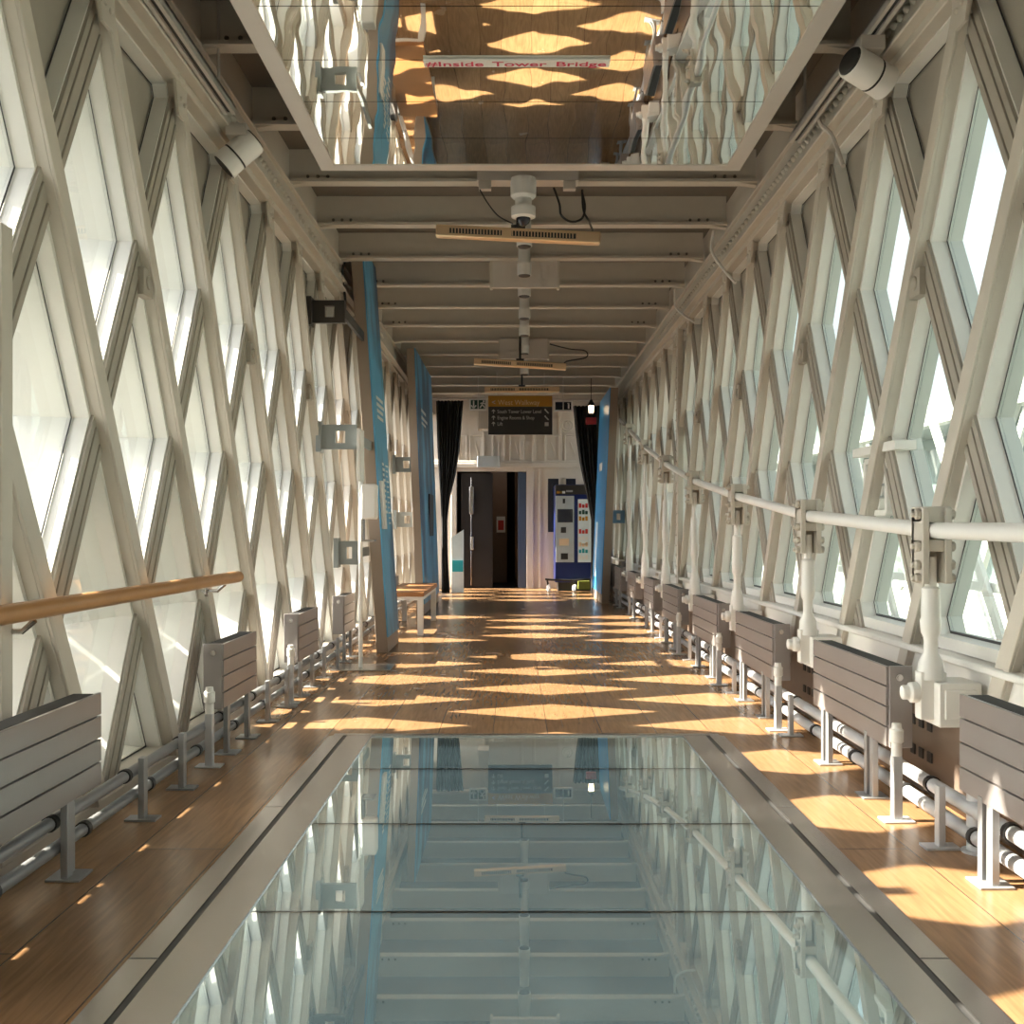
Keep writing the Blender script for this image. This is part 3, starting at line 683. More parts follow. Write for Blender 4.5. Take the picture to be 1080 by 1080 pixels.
def bars(t, X, items, mat_):
    for (ya, yb, za, zb2) in items:
        b = MB(); b.hexa([(X(za) + .001, ya, za), (X(za) + .004, ya, za), (X(za) + .004, yb, za), (X(za) + .001, yb, za)], [(X(zb2) + .001, ya, zb2), (X(zb2) + .004, ya, zb2), (X(zb2) + .004, yb, zb2), (X(zb2) + .001, yb, zb2)]); b.build('text_line', mat_, t)
bars(b1, X1, [(9.5, 9.95, 2.33, 2.36), (9.5, 10.0, 2.27, 2.30), (9.5, 9.9, 2.21, 2.24), (9.5, 9.9, 2.15, 2.18)] + [(9.62, 9.72 + .05*(k % 2), 1.72 - .05*k, 1.745 - .05*k) for k in range(10)] + [(9.85, 10.03 - .03*(k % 3), 1.72 - .05*k, 1.735 - .05*k) for k in range(12)], M['white'])
b2, X2 = board('display_board', 'tall dark blue leaning board farther along behind the bench', -1.17, -1.30, 13.35, 15.9, 3.48, .115, 1, M['board_b'])
bars(b2, X2, [(13.9, 14.6, 2.72, 2.76), (13.9, 14.8, 2.62, 2.66), (13.9, 14.5, 2.55, 2.58)], M['white'])
b = MB(); b.box((X2(1.3) - .005, 14.5, 1.02), (X2(1.3) + .012, 15.2, 1.62)); b.build('slot', M['black'], b2)
b3, X3 = board('display_board', 'bright blue sunlit leaning board at the far end by the vending machine', 1.29, 1.43, 15.4, 17.2, 3.25, .13, -1, M['blue'])
b = MB(); b.hexa([(X3(2.1) - .004, 16.2, 2.05), (X3(2.1) + .002, 16.2, 2.05), (X3(2.1) + .002, 16.7, 2.05), (X3(2.1) - .004, 16.7, 2.05)], [(X3(2.2) - .004, 16.2, 2.18), (X3(2.2) + .002, 16.2, 2.18), (X3(2.2) + .002, 16.7, 2.18), (X3(2.2) - .004, 16.7, 2.18)]); b.build('text_block', M['white'], b3)
b = MB(); b.hexa([(X3(.4) - .003, 16.6, .35), (X3(.4) + .003, 16.6, .35), (X3(.4) + .003, 16.9, .35), (X3(.4) - .003, 16.9, .35)], [(X3(2.7) - .003, 16.5, 2.6), (X3(2.7) + .003, 16.5, 2.6), (X3(2.7) + .003, 16.9, 2.6), (X3(2.7) - .003, 16.9, 2.6)]); b.build('picture_strip', M['pale_blue'], b3)
b = MB(); b.hexa([(X1(1.12), 9.3, 1.12), (X1(1.12) + .03, 9.3, 1.12), (X1(1.12) + .03, 9.46, 1.12), (X1(1.12), 9.46, 1.12)], [(X1(1.56), 9.3, 1.56), (X1(1.56) + .03, 9.3, 1.56), (X1(1.56) + .03, 9.46, 1.56), (X1(1.56), 9.46, 1.56)]); tag(b.build('card_holder', M['white'], bevel=.004), 'thin white upright card holder fixed to the face of the nearest blue board', 'card holder')

sx, sy = -1.24, 8.23
st = thing('hand_sanitiser_stand', (sx, sy, 0), 'white hand sanitiser dispenser on a thin steel post by the nearest blue board', 'sanitiser stand')
b = MB(); b.box((sx - .22, sy - .18, 0), (sx + .26, sy + .2, .012)); b.build('base_plate', M['steel'], st, bevel=.003)
b = MB(); b.tube([(sx, sy, .01), (sx, sy, 1.90)], .017, 12); b.build('post', M['white'], st)
b = MB(); b.box((sx - .012, sy - .12, 1.50), (sx + .012, sy + .12, 1.92)); b.build('notice_card', M['white'], st, bevel=.003)
b = MB(); b.box((sx + .012, sy - .08, 1.20), (sx + .135, sy + .06, 1.48)); b.build('dispenser', M['white'], st, bevel=.014)
b = MB(); b.box((sx + .02, sy - .09, 1.02), (sx + .12, sy + .05, 1.035)); b.box((sx + .012, sy - .05, 1.02), (sx + .03, sy + .04, 1.2)); b.build('drip_tray', M['steel'], st)

bn = thing('bench', (-1.15, 11.5, 0), 'low bench with wooden seat and white legs between the blue boards', 'bench')
b = MB(); b.box((-1.39, 10.75, .41), (-.955, 12.6, .455)); b.build('seat', M['bench_wood'], bn, bevel=.006)
b = MB(); b.box((-1.37, 10.77, .37), (-.97, 12.58, .41)); b.build('apron', M['white'], bn)
for x in (-1.35, -.995):
    for y in (10.8, 12.52):
        b = MB(); b.box((x - .03, y - .03, 0), (x + .03, y + .03, .37)); b.build('leg', M['white'], bn, bevel=.003)

def wall_bracket(px, py, Y, m, label, w=.34, h=.2):
    c = at(px, py, Y); t = thing('wall_bracket', c, label, 'bracket', 'bracket arms of the boards')
    b = MB(); hw, hh = w/2, h/2; th = .02
    for (x0, x1, z0, z1) in ((-hw, hw, .25*h, hh), (-hw, hw, -hh, -.25*h), (-hw, -.12*w, -.25*h, .25*h), (.18*w, hw, -.25*h, .25*h)):
        b.box((c.x + x0, c.y - th, c.z + z0), (c.x + x1, c.y + th, c.z + z1))
    b.build('arm', m, t)
    b = MB(); b.box((c.x - hw - .04, c.y - .07, c.z - hh*1.25), (c.x - hw, c.y + .07, c.z + hh*1.25)); b.build('wall_plate', m, t)
    if px < 400:
        b = MB(); b.box((c.x + hw - .03, c.y, c.z - .04), (c.x + hw - .005, 9.4, c.z + .04)); b.build('board_arm', m, t)
    return t
wall_bracket(347, 329, 8.2, M['bracket_black'], 'black bracket plate high up behind the nearest blue board', .26, .18)
wall_bracket(358, 461, 8.35, M['bracket_grey'], 'grey bracket plate at head height behind the nearest blue board', .28, .2)
wall_bracket(368, 583, 8.7, M['bracket_grey'], 'grey bracket plate low down behind the nearest blue board', .16, .2)
wall_bracket(428, 490, 13.6, M['bracket_grey'], 'grey bracket plate upper on the farther blue board', .26, .2)
wall_bracket(429, 548, 13.6, M['bracket_grey'], 'grey bracket plate lower on the farther blue board', .26, .2)
wall_bracket(652, 545, 15.9, mat('bracket_blue', (.12, .25, .40), .4), 'blue bracket plate behind the sunlit blue board', .20, .2)

# ------------------------------------------------------------------ curtains
def curtain(prof, Y, label, phase):
    n = 72; rows = []
    m = MB()
    for (z, xl, xr) in prof:
        r = []
        for i in range(n + 1):
            u = i / n; x = xl + (xr - xl) * u
            am = .055 * min(1, (xr - xl) / .3)
            r.append(m.bm.verts.new((x, Y + am*math.sin(u*2*math.pi*8 + phase) + .02*math.sin(u*17 + z), z)))
        rows.append(r)
    for a, c in zip(rows, rows[1:]):
        for i in range(n): m.bm.faces.new((a[i], a[i+1], c[i+1], c[i]))
    o = m.build('curtain', M['curtain'], loc=((prof[0][1]+prof[0][2])/2, Y, 0)); o.modifiers.new('cloth', 'SOLIDIFY').thickness = .006
    return tag(o, label, 'curtain', 'black curtains at the far end')
def cp(rows, Y):
    out = []
    for y3, a, c in rows:
        py = 380 + y3/4.154; out.append((max(.015, H + (VY - py)*Y/FPX), (420 + a/4.154 - VX)*Y/FPX, (420 + c/4.154 - VX)*Y/FPX))
    fine = []
    for p, q in zip(out, out[1:]):
        for k in range(6):
            t = k/6; fine.append(tuple(p[j] + (q[j]-p[j])*t for j in range(3)))
    return fine + [out[-1]]
curtain(cp([(178, 166, 284), (400, 172, 266), (500, 178, 250), (600, 184, 226), (700, 189, 214), (850, 189, 216), (1020, 190, 225)], 17.2), 17.2, 'black gathered curtain beside the dark blue board at the far end', 0)
curtain(cp([(200, 766, 900), (320, 778, 895), (450, 796, 890), (600, 828, 890), (700, 846, 890), (850, 846, 890), (1023, 845, 890)], 17.6), 17.6, 'black gathered curtain beside the sunlit bright blue board', 1)
b = MB(); b.tube([(-1.45, 17.2, 3.32), (1.55, 17.5, 3.32)], .02, 10); tag(b.build('curtain_rail', M['alu']), 'thin rail across the far end carrying the black curtains', 'rail')

# ------------------------------------------------------------------ hanging sign and exit signs
YS = 16.2
p, q = at(515, 458.5, YS), at(582.5, 417.5, YS)
sn = thing('hanging_sign', ((p.x+q.x)/2, YS, q.z), 'black hanging direction sign with an amber heading band', 'sign')
zb_ = at(0, 429, YS).z
b = MB(); b.box((p.x, YS - .02, p.z), (q.x, YS + .02, zb_)); b.build('black_panel', M['sign_black'], sn, bevel=.003)
b = MB(); b.box((p.x, YS - .021, zb_), (q.x, YS + .021, q.z)); b.build('amber_band', M['orange'], sn, bevel=.003)
RX = (math.pi/2, 0, 0)
text_mesh('heading', 'West Walkway', .115, mat('heading_text', (.75, .55, .30), .5), sn, (at(525, 0, YS).x, YS - .023, at(0, 427.2, YS).z), RX, sx=.92)
text_mesh('arrow', '<', .11, M['sign_text'], sn, (at(518.5, 0, YS).x, YS - .023, at(0, 427, YS).z), RX)
for i, (tx, py) in enumerate((('South Tower Lower Level', 436), ('Engine Rooms & Shop', 442.5), ('Lift', 449))):
    text_mesh('direction_line', tx, .078, M['sign_text'], sn, (at(524.5, 0, YS).x, YS - .023, at(0, py, YS).z), RX, sx=.84)
    b = MB(); c = at(520.5, py - 1.6, YS)
    b.bar((c.x, YS - .022, c.z - .03), (c.x, YS - .022, c.z + .03), .006, .012, (0, 1, 0)); b.bar((c.x - .025, YS - .022, c.z + .005), (c.x, YS - .022, c.z + .032), .006, .012, (0, 1, 0)); b.bar((c.x + .025, YS - .022, c.z + .005), (c.x, YS - .022, c.z + .032), .006, .012, (0, 1, 0)); b.build('arrow', M['sign_text'], sn)
for py, k in ((434, 0), (441, 0), (447.5, 1)):
    c = at(576.5, py, YS); b = MB()
    if k: b.box((c.x - .03, YS - .023, c.z - .03), (c.x + .03, YS - .02, c.z + .03))
    else:
        b.bar((c.x - .03, YS - .022, c.z + .03), (c.x + .03, YS - .022, c.z - .03), .005, .018, (0, 1, 0)); b.bar((c.x - .035, YS - .022, c.z + .03), (c.x - .01, YS - .022, c.z + .03), .005, .014, (0, 1, 0))
    b.build('pictogram', M['sign_text'], sn)
for px in (524, 574):
    c = at(px, 417.5, YS); b = MB(); b.tube([(c.x, YS, c.z), (c.x, YS, BEAM + .05)], .008, 8); b.build('drop_rod', M['alu'], sn)
def exit_sign(pxa, pya, pxb, pyb, Y, label, lit):
    p, q = at(pxa, pyb, Y), at(pxb, pya, Y)
    t = thing('exit_sign', ((p.x+q.x)/2, Y, q.z), label, 'exit sign')
    b = MB(); b.box((p.x, Y - .02, p.z), (q.x, Y + .03, q.z)); b.build('casing', M['white'], t, bevel=.006)
    mid = (p.x + q.x)/2; e = .025
    for xa, xb in ((p.x + e, mid - .008), (mid + .008, q.x - e)):
        if not lit and xa > mid: pass
        b = MB(); b.box((xa, Y - .026, p.z + e), (xb, Y - .02, q.z - e)); b.build('panel', M['green_dark'] if lit else M['screen'], t)
    cx, cz = (p.x + mid)/2, (p.z + q.z)/2
    b = MB()
    if lit:
        b.bar((cx, Y - .028, cz - .06), (cx, Y - .028, cz + .06), .004, .022, (0, 1, 0)); b.bar((cx - .04, Y - .028, cz - .015), (cx, Y - .028, cz - .06), .004, .02, (0, 1, 0)); b.bar((cx + .04, Y - .028, cz - .015), (cx, Y - .028, cz - .06), .004, .02, (0, 1, 0))
        c2 = (mid + q.x)/2   # running figure
        b.lathe((c2 + .02, Y - .026, cz + .05), [(0, .016), (.004, .016)], 12, (0, -1, 0))
        for u, v in (((.015, .03), (-.01, -.01)), ((-.01, -.01), (.03, -.03)), ((.03, -.03), (.03, -.06)), ((-.01, -.01), (-.04, -.055)), ((.01, .025), (.045, .005)), ((.01, .025), (-.035, .015))):
            b.bar((c2 + u[0], Y - .028, cz + u[1]), (c2 + v[0], Y - .028, cz + v[1]), .004, .018, (0, 1, 0))
    else:
        c2 = (mid + q.x)/2 + .01
        b.box((c2 - .012, Y - .028, cz - .045), (c2 + .012, Y - .026, cz + .03)); b.box((c2 - .02, Y - .028, cz + .035), (c2 + .01, Y - .026, cz + .045))
    b.build('pictogram', M['white'], t)
    b = MB(); b.tube([(mid, Y, q.z), (mid, Y, BEAM + .05)], .008, 8); b.build('drop_rod', M['alu'], t)
exit_sign(495, 420.5, 513.5, 433, 16.3, 'small white-cased escape sign with running figure and arrow', True)
exit_sign(584, 422.5, 604, 434, 16.3, 'small white-cased dark screen to the other side of the hanging sign', False)
c = at(623.5, 432, 16.6)
ln = thing('lantern', c, 'small glowing lantern hanging before the black curtain', 'lantern')
b = MB(); b.lathe(c, [(-.06, .035), (.06, .045)], 14); b.build('globe', M['lamp'], ln)
b = MB(); b.lathe(c + Vector((0, 0, .06)), [(0, .06), (.02, .06), (.08, .025), (.10, .02)], 14); b.lathe(c + Vector((0, 0, -.08)), [(0, .03), (.02, .045)], 14)
b.tube([c + Vector((0, 0, .15)), (c.x, c.y, BEAM + .02)], .006, 8); b.build('cap', M['black'], ln)
b = MB(); b.box((c.x - .085, c.y - .04, c.z - .24), (c.x + .085, c.y + .04, c.z - .13)); tag(b.build('alarm_box', M['red'], bevel=.01), 'small red alarm box just under the glowing lantern', 'alarm box')
b = MB(); p, q = at(503.5, 493, 19.1), at(527, 481, 19.1); b.box((p.x, 19.02, p.z), (q.x, 19.26, q.z)); o = tag(b.build('light_box', M['panel_grey'], bevel=.01), 'pale grey box light on the ledge above the dark doorway', 'light box')
b = MB(); p, q = at(504, 453, 18.9), at(515.5, 434, 18.9); 
for k in range(6): b.box((p.x + k*.034, 18.85, p.z), (p.x + k*.034 + .024, 19.1, q.z + .1))
b.box((p.x, 18.9, p.z + .01), (p.x + .2, 19.34, q.z + .09)); tag(b.build('vent_duct', M['wall_cream']), 'cream ribbed vent box half behind the hanging sign', 'vent')
b = MB(); c = at(598.5, 449, 19.1); b.torus((c.x, 19.1, c.z), .10, .012, (0, 1, 0), 24, 8); b.torus((c.x, 19.1, c.z), .05, .008, (0, 1, 0), 24, 8); b.bar((c.x, 19.1, c.z + .1), (c.x, 19.36, c.z + .1), .02, .02); tag(b.build('wall_ring', M['cream']), 'round cream ring fitting on the far wall under the dark screen', 'ring')

# ------------------------------------------------------------------ vending machine, cart, display card
YV = 18.45
V = lambda px, py: at(px, py, YV)
vm = thing('vending_machine', (V(606, 0).x, YV, .16), 'tall navy vending machine with silver control panel at the far end', 'vending machine')
x0, x1, xm = V(585.5, 0).x, V(630, 0).x, V(606, 0).x; zt = V(0, 511).z
b = MB(); b.box((x0, YV, .16), (x1, YV + .8, zt)); b.build('cabinet', M['navy'], vm, bevel=.01)
b = MB(); b.box((x0 + .06, YV + .1, 0), (x1 - .06, YV + .75, .16)); b.build('plinth', M['black'], vm)
b = MB(); b.box((x0 + .01, YV - .012, V(0, 593).z), (xm - .01, YV, V(0, 523).z)); cpn = b.build('control_panel', M['panel_grey'], vm, bevel=.004)
b = MB(); b.box((x0 + .005, YV - .014, V(0, 521.5).z), (x1 - .01, YV, zt - .01)); hdp = b.build('header', M['sign_black'], vm)
for (a, c, t, u, m_) in ((588, 604, 537, 551, 'screen'), (591.5, 597, 556, 562, 'black'), (589.5, 600, 568, 575.5, 'copper'), (591.5, 599, 583.5, 590, 'black'), (593.5, 596, 526, 531, 'black')):
    b = MB(); p, q = V(a, u), V(c, t); b.box((p.x, YV - .018, p.z), (q.x, YV - .011, q.z)); b.build({'screen': 'screen', 'copper': 'sticker'}.get(m_, 'slot'), M[m_], cpn)
for (a, c, t, u, m_) in ((587, 593, 518, 520.5, 'orange'), (590, 596, 518, 520.5, 'white'), (597, 604, 517, 519, 'stand')):
    b = MB(); p, q = V(a, u), V(c, t); b.box((p.x, YV - .017, p.z), (q.x, YV - .013, q.z)); b.build('marking', M[m_], hdp)
b = MB(); b.box((V(609.5, 0).x, YV - .012, V(0, 593).z), (x1 - .02, YV, V(0, 526.5).z)); dsp = b.build('display_window', M['pale_blue'], vm)
cols = ['white', 'teal', 'copper', 'white', 'red', 'pale_blue', 'orange', 'green_dark', 'red']
for k in range(9):
    b = MB(); zz = V(0, 590 - k*6.8).z
    for j in range(3): b.box((V(610.5 + j*3.4, 0).x, YV - .02, zz), (V(613 + j*3.4, 0).x, YV - .011, zz + .08 - .02*((j + k) % 2)))
    b.build('product_row', M[cols[k]], dsp)
ct = thing('cart', (.75, 18.2, 0), 'low black cart on white wheels in front of the vending machine', 'cart')
b = MB(); b.tube([at(575, 611, 18.2), at(582, 611.5, 18.2), at(605, 612, 18.2), at(622, 611, 18.2)], .018, 10); b.tube([at(577, 611, 18.2), at(578, 617, 18.2)], .016, 8); b.tube([at(602, 611, 18.2), at(606, 617, 18.2)], .016, 8); b.build('frame', M['black'], ct)
for px in (578.5, 606):
    b = MB(); c = at(px, 617, 18.2); c.z = .071; b.torus(c, .052, .018, (1, .5, 0), 20, 8); b.lathe(c, [(-.012, .04), (.012, .04)], 14, (1, .5, 0)); b.build('wheel', M['white'], ct)
b = MB(); p, q = at(610, 619, 18.2), at(622, 613, 18.2); b.box((p.x, 18.15, .05), (q.x, 18.4, q.z)); b.build('olive_box', mat('olive', (.18, .20, .03), .5), ct)
YD = 17.9
dc = thing('display_card', (at(483, 0, YD).x, YD, 0), 'pale angular display card with a teal band beside the curtain foot', 'display card')
a = [at(476.5, 619, YD), at(489, 619, YD), at(489, 558.5, YD), at(476, 567, YD)]; a[0].z = a[1].z = .01
b = MB(); b.hexa(a, [v + Vector((0, .04, 0)) for v in a]); b.build('card', M['pale_blue'], dc)
b = MB(); p, q = at(477, 603, YD), at(488.5, 591, YD); b.box((p.x, YD - .006, p.z), (q.x, YD, q.z)); b.build('teal_band', M['teal'], dc)

# ------------------------------------------------------------------ ceiling fittings
def heater(px0, px1, py0, py1, Y, label):
    a, c = at(px0, py0, Y), at(px1, py1, Y)
    t = thing('infrared_heater', (a + c)/2, label, 'heater', 'bar heaters under the ceiling')
    d = (c - a).normalized(); up = Vector((0, -.5, .87))
    L_ = (c - a).length
    b = MB(); b.bar(a, c, .07, .085, (0, 1, 0)); b.build('body', M['copper'], t, bevel=.01)
    g = MB(); f = Vector((0, -.037, 0))
    for u0, u1 in ((.08, .40), (.46, .85)):
        g.bar(a + (c-a)*u0 + f, a + (c-a)*u1 + f, .006, .035, (0, 1, 0))
    gr = g.build('grille', M['rad_grille'], t)
    n = MB()
    for k in range(40):
        u = .08 + .77*k/40
        if .40 < u < .46: continue
        pnt = a + (c-a)*u + Vector((0, -.042, 0)); n.box((pnt.x - .004, pnt.y - .002, pnt.z - .017), (pnt.x + .004, pnt.y + .002, pnt.z + .017))
    n.build('fins', M['copper'], t)
    m = MB()
    mid = (a + c)/2; m.box((mid.x - .05, mid.y - .02, mid.z + .04), (mid.x + .05, mid.y + .02, mid.z + .07)); m.tube([(mid.x, mid.y, mid.z + .06), (mid.x, mid.y, BEAM + .02)], .014, 8)
    m.build('mount', M['black'], t)
    return t
heater(460, 633, 244, 252, 7.25, 'copper bar heater nearest the viewer under the ceiling camera')
heater(500, 597, 381.5, 387, 13.0, 'middle copper bar heater under the second hanging ceiling plate')
heater(511, 590, 411, 411, 15.27, 'farthest bar heater above the hanging direction sign')
yc = 7.08
dm = thing('dome_camera', (.06, yc, BEAM), 'white dome security camera hanging from the first clear roof beam', 'camera')
cx = (552 - VX)*yc/FPX
Zp = lambda py: H + (VY - py)*yc/FPX
b = MB(); b.lathe((cx, yc, 0), [(Zp(189), .09), (Zp(207), .088), (Zp(209), .075), (Zp(210), .058), (Zp(218), .056), (Zp(219), .085), (Zp(229), .083), (Zp(230.5), .06)], 20); b.build('housing', M['white'], dm)
b = MB(); b.lathe((cx, yc, 0), [(Zp(229), .052), (Zp(233), .049), (Zp(236), .038), (Zp(238.5), .014)], 18); b.build('dome', M['lens'], dm)
b = MB(); b.box(((503-VX)*yc/FPX, yc - .03, Zp(192)), ((610-VX)*yc/FPX, yc + .1, Zp(181.5))); b.box(((505-VX)*yc/FPX, yc - .035, Zp(201)), ((518-VX)*yc/FPX, yc + .02, Zp(192))); b.box(((594-VX)*yc/FPX, yc - .035, Zp(201)), ((607-VX)*yc/FPX, yc + .02, Zp(192)))
tag(b.build('mounting_plate', M['alu'], bevel=.004), 'flat grey mounting box on the roof beam above the dome camera', 'mounting box')
for (pa, pb, ta, tb_, Y, l) in ((517, 590, 276, 304, 9.26, 'larger square plate hanging between roof beams behind the nearest heater'), (525.5, 579, 362, 379, 13.2, 'smaller square plate hanging between roof beams by the middle heater')):
    p, q = at(pa, tb_, Y), at(pb, ta, Y)
    t = thing('ceiling_plate', ((p.x+q.x)/2, Y, q.z), l, 'ceiling plate', 'hanging ceiling plates')
    b = MB(); b.box((p.x, Y - .02, p.z), (q.x, Y + .02, q.z + .06)); b.build('plate', M['alu'], t, bevel=.004)
    b = MB()
    for x in (p.x + .01, q.x - .01): b.box((x - .012, Y - .024, p.z), (x + .012, Y + .08, q.z + .1))
    b.build('side_flange', M['cream'], t)
dl = ['cylindrical downlight just behind the nearest heater', 'cylindrical downlight in front of the larger hanging plate', 'cylindrical downlight first behind the larger hanging plate', 'cylindrical downlight second behind the larger hanging plate', 'cylindrical downlight third behind the larger plate', 'cylindrical downlight in front of the smaller hanging plate', 'cylindrical downlight behind the middle heater']
for k, (py, Y) in enumerate(((260, 8.12), (290.5, 9.05), (312.5, 9.95), (336, 11.0), (354, 11.9), (373, 13.05), (395, 14.7))):
    c = at(553, py, Y)
    t = thing('downlight', (c.x, Y, DECK), dl[k], 'downlight', 'downlights along the ceiling')
    b = MB(); b.lathe((c.x, Y, c.z), [(0, .062), (.10, .062), (.11, .055), (DECK - c.z, .05)], 16); b.build('can', M['white'], t)
    b = MB(); b.lathe((c.x, Y, c.z), [(-.008, .05), (.004, .058)], 16); b.build('trim_ring', M['black'], t)
def track_spot(x, y, z, ya, yb, tilt, label_t, label_s, first_box):
    t = thing('light_track', (x, (ya+yb)/2, z), label_t, 'light track')
    b = MB(); b.box((x - .03, ya, z - .015), (x - .012, yb, z + .03)); b.box((x + .012, ya, z - .015), (x + .03, yb, z + .03)); b.box((x - .03, ya, z + .018), (x + .03, yb, z + .032)); b.build('rail', M['alu'], t)
    b = MB(); b.box((x - .011, ya, z - .002), (x + .011, yb, z + .018)); b.build('slot', M['black'], t)
    for yh in (ya + .3, yb - .2):
        b = MB(); b.tube([(x, yh, z + .03), (x, yh, DECK)], .008, 8); b.build('drop_rod', M['alu'], t)
    s = thing('spotlight', (x, y, z), label_s, 'spotlight', 'track spotlights')
    b = MB(); b.box((x - .055, y - .09, z - .075), (x + .055, y + .1, z - .012)); b.build('driver_box', M['alu'], s, bevel=.004)
    d = Vector(tilt).normalized(); c = Vector((x, y - .02, z - .15))
    b = MB(); b.lathe(c, [(-.11, .07), (-.10, .075), (.02, .075), (.024, .071), (.03, .071), (.034, .075), (.11, .078)], 22, d); b.build('lamp_can', M['white'], s)
    b = MB(); b.lathe(c, [(.105, .068), (.113, .066)], 22, d); b.lathe(c, [(-.118, .06), (-.108, .066)], 22, d); b.lathe(c, [(.0225, .0755), (.0315, .0755)], 22, d); b.build('lens', M['black'], s)
    b = MB(); b.tube([c + Vector((0, .01, .05)), (x, y, z - .03)], .016, 8); b.build('stem', M['black'], s)
track_spot(-1.49, 5.55, 3.30, 1.2, 5.35, (-.62, -.1, -.6), 'black and silver light track under the left edge of the ceiling', 'white cylindrical spotlight at the end of the left light track', True)
track_spot(1.60, 4.66, 3.34, 2.0, 5.85, (.80, .38, -.25), 'black and silver light track under the right edge of the ceiling', 'white cylindrical spotlight on the right light track', False)

# ------------------------------------------------------------------ cables
def cable(pts, r, label, m='black'):
    pts = [Vector(p) for p in pts]; out = []
    n = len(pts)
    for i in range(n - 1):
        p0, p1, p2, p3 = pts[max(i-1,0)], pts[i], pts[i+1], pts[min(i+2,n-1)]
        for k in range(6):
            t = k/6; out.append(.5*((2*p1) + (p2-p0)*t + (2*p0-5*p1+4*p2-p3)*t*t + (3*p1-p0-3*p2+p3)*t**3))
    out.append(pts[-1])
    b = MB(); b.tube(out, r, 7); tag(b.build('cable', M[m]), label, 'cable', 'loose cables')
Yk = 7.05
cable([at(584, 198, Yk), at(590, 215, Yk), at(592, 227, Yk), at(603, 234, Yk), at(614, 230, Yk), at(617, 218, Yk), at(614, 203, Yk)], .008, 'black looped cable hanging beside the dome camera')
cable([at(614, 200, Yk), at(615.5, 222, Yk), at(621, 233, Yk), at(625, 243, 7.2)], .008, 'black cable running down to the end of the nearest heater')
cable([at(506, 200, Yk), at(515, 215, Yk), at(526, 228, Yk), at(541, 236, 7.15)], .005, 'thin black cable from the mounting box down to the nearest heater')
cable([at(580, 363, 13.1), at(600, 368, 13), at(617, 370, 13), at(618, 377, 13), at(598, 381, 13), at(594, 386, 13)], .009, 'black looped cable from the smaller plate to the middle heater')
cable([(1.66, 5.6, 3.45), (1.64, 5.5, 3.30), (1.68, 5.42, 3.2), (1.70, 5.3, 3.0)], .012, 'grey cable dropping from the end of the right light track', 'alu')
cable([(1.60, 8.25, 3.52), (1.58, 8.22, 3.36), (1.63, 8.1, 3.2), (1.70, 7.9, 3.02)], .012, 'pale cable looping from a roof beam to the right wall', 'white')
cable([(1.60, 10.25, 3.52), (1.60, 10.2, 3.34), (1.66, 10.0, 3.2), (1.72, 9.8, 3.1)], .012, 'pale cable looping from a farther roof beam to the right wall', 'white')
cable([(-1.52, 9.3, 3.6), (-1.56, 9.25, 3.45), (-1.54, 9.3, 3.2), (-1.56, 9.35, 3.05)], .012, 'black cable dropping to the high black bracket plate')
# opened vent casement in one right-hand window
vc = thing('vent_casement', (1.80, 5.05, 1.55), 'small white opening vent sash set in a right-hand window', 'vent sash')
b = MB()
for (a, c) in (((4.92, 1.20), (4.92, 1.46)), ((5.22, 1.20), (5.22, 1.46)), ((4.92, 1.20), (5.22, 1.20)), ((4.92, 1.46), (5.22, 1.46))):
    b.bar((1.80, a[0], a[1]), (1.80, c[0], c[1]), .04, .03)
b.build('sash', M['reveal'], vc, bevel=.003)
b = MB()
for z in (1.27, 1.33, 1.39): b.box((1.79, 4.93, z), (1.81, 5.21, z + .012))
b.build('louvre', M['bracket_grey'], vc)
b = MB(); b.box((1.76, 4.75, 1.49), (1.87, 5.34, 1.535)); b.build('shelf_rail', M['reveal'], vc, bevel=.004)

# ------------------------------------------------------------------ outside
rb = MB(); rb.poly([(-900, -900, -43), (900, -900, -43), (900, 900, -43), (-900, 900, -43)]); tag(rb.build('river', M['river'], smooth=False), 'grey-green river far below the walkway', 'river', kind='structure')
def outer(side):
    X = -6.0 if side < 0 else 6.2
    t = thing('outer_lattice', (X, 6, 0), 'pale outer lattice truss seen through the %s windows' % ('left' if side < 0 else 'right'), 'lattice truss')
    b = MB(); b.box((X - .1, -6, 2.65), (X + .1, 60, 2.85)); b.box((X - .05, -6, .3), (X + .05, 60, .42)); b.box((X - .08, -6, -1.6), (X + .08, 60, -1.3)); b.build('rail', M['reveal'], t)
    y = -6.0
    while y < 56:
        b = MB(); b.bar((X, y, 3.6), (X, y + 3.6, -1.4), .06, .16); b.build('diagonal', M['reveal'], t)
        b = MB(); b.bar((X - .1, y + 3.6, 3.6), (X - .1, y, -1.4), .06, .16); b.build('diagonal', M['reveal'], t)
        y += 3.6
    return t
outer(-1); outer(1)
ps = thing('outer_parapet', (-2.5, 1, .3), 'pale slatted parapet outside the nearest left windows', 'parapet')
for k in range(5):
    b = MB(); z = .16 + .245*k; b.box((-2.52, -4, z), (-2.49, 5.75, z + .205)); b.build('slat', M['reveal'], ps)
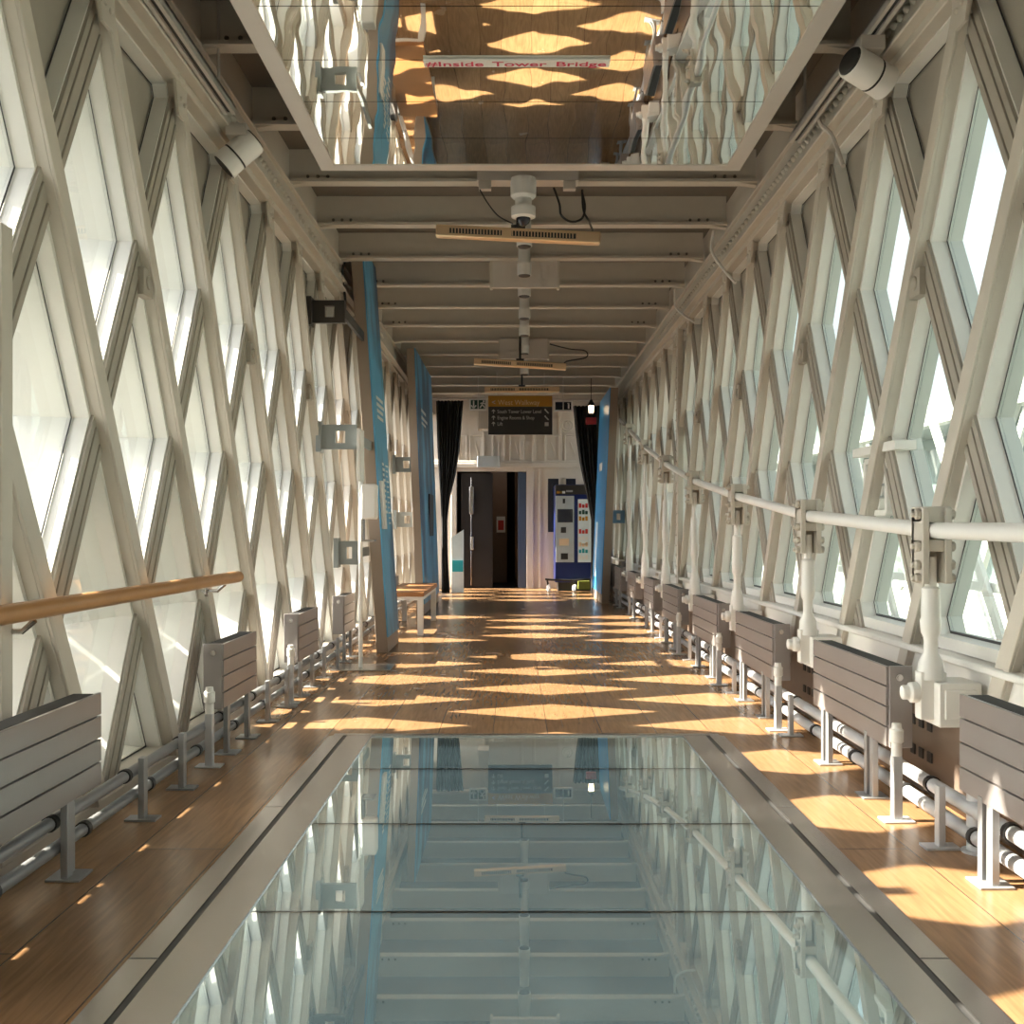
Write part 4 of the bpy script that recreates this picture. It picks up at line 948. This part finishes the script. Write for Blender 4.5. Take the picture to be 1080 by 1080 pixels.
for k in range(6):
    b = MB(); b.box((-2.58, -3.9 + 1.9*k, -.8), (-2.53, -3.8 + 1.9*k, 1.34)); b.build('post', M['reveal'], ps)
nb = thing('walkway', (12, 8, 0), 'second high-level walkway running parallel outside the right windows', 'walkway')
b = MB(); b.box((10, -30, -1.2), (14, 50, -.2)); b.build('deck', M['reveal'], nb)
b = MB(); b.box((9.8, -30, 3.6), (14.2, 50, 4.3)); b.build('roof', M['bracket_grey'], nb)
for k in range(24):
    y = -28 + 3.2*k
    b = MB(); b.bar((10, y, -.4), (10, y + 2.6, 3.7), .12, .22); b.bar((10.1, y + 2.6, -.4), (10.1, y, 3.7), .12, .22); b.build('cross_brace', M['reveal'], nb)
b = MB(); b.box((11.5, -30, -.2), (11.6, 50, 3.6)); b.build('glazing', mat('dull_glazing', (.22, .27, .27), .2), nb)
bmats = [building_mat('pale_facade', (.62, .58, .50), (.25, .30, .34)), building_mat('grey_facade', (.45, .46, .46), (.18, .24, .28)), building_mat('brick_facade', (.42, .26, .17), (.22, .24, .26)), building_mat('blue_glass_facade', (.40, .50, .52), (.20, .34, .38))]
kinds = ['pale stone', 'grey concrete', 'brown brick', 'blue glazed']
spec = []
for side, sd in ((-1, 'left'), (1, 'right')):
    for k in range(8):
        d = 70 + 34*random.random() + 22*(k % 2); y = -40 + 70*k + 12*random.random()
        w = 24 + 14*random.random(); h = 22 + 26*random.random() + (12 if k % 3 == 0 else 0); mi = (k + (side > 0)) % 4
        x = side * d
        t = thing('building', (x, y, -43), '%s building on the river bank seen through the %s windows' % (kinds[mi], sd), 'building', '%s buildings beyond the %s windows' % (kinds[mi], sd))
        b = MB(); b.box((x - w/2, y - w*.7, -43), (x + w/2, y + w*.7, -43 + h)); b.build('facade', bmats[mi], t, smooth=False)
        b = MB(); b.box((x - w/2 - .4, y - w*.7 - .4, -43 + h), (x + w/2 + .4, y + w*.7 + .4, -43 + h + .8)); b.box((x - w/5, y - w/5, -42.2 + h), (x + w/5, y + w/5, -40 + h)); b.build('roof', M['bracket_grey'], t, smooth=False)
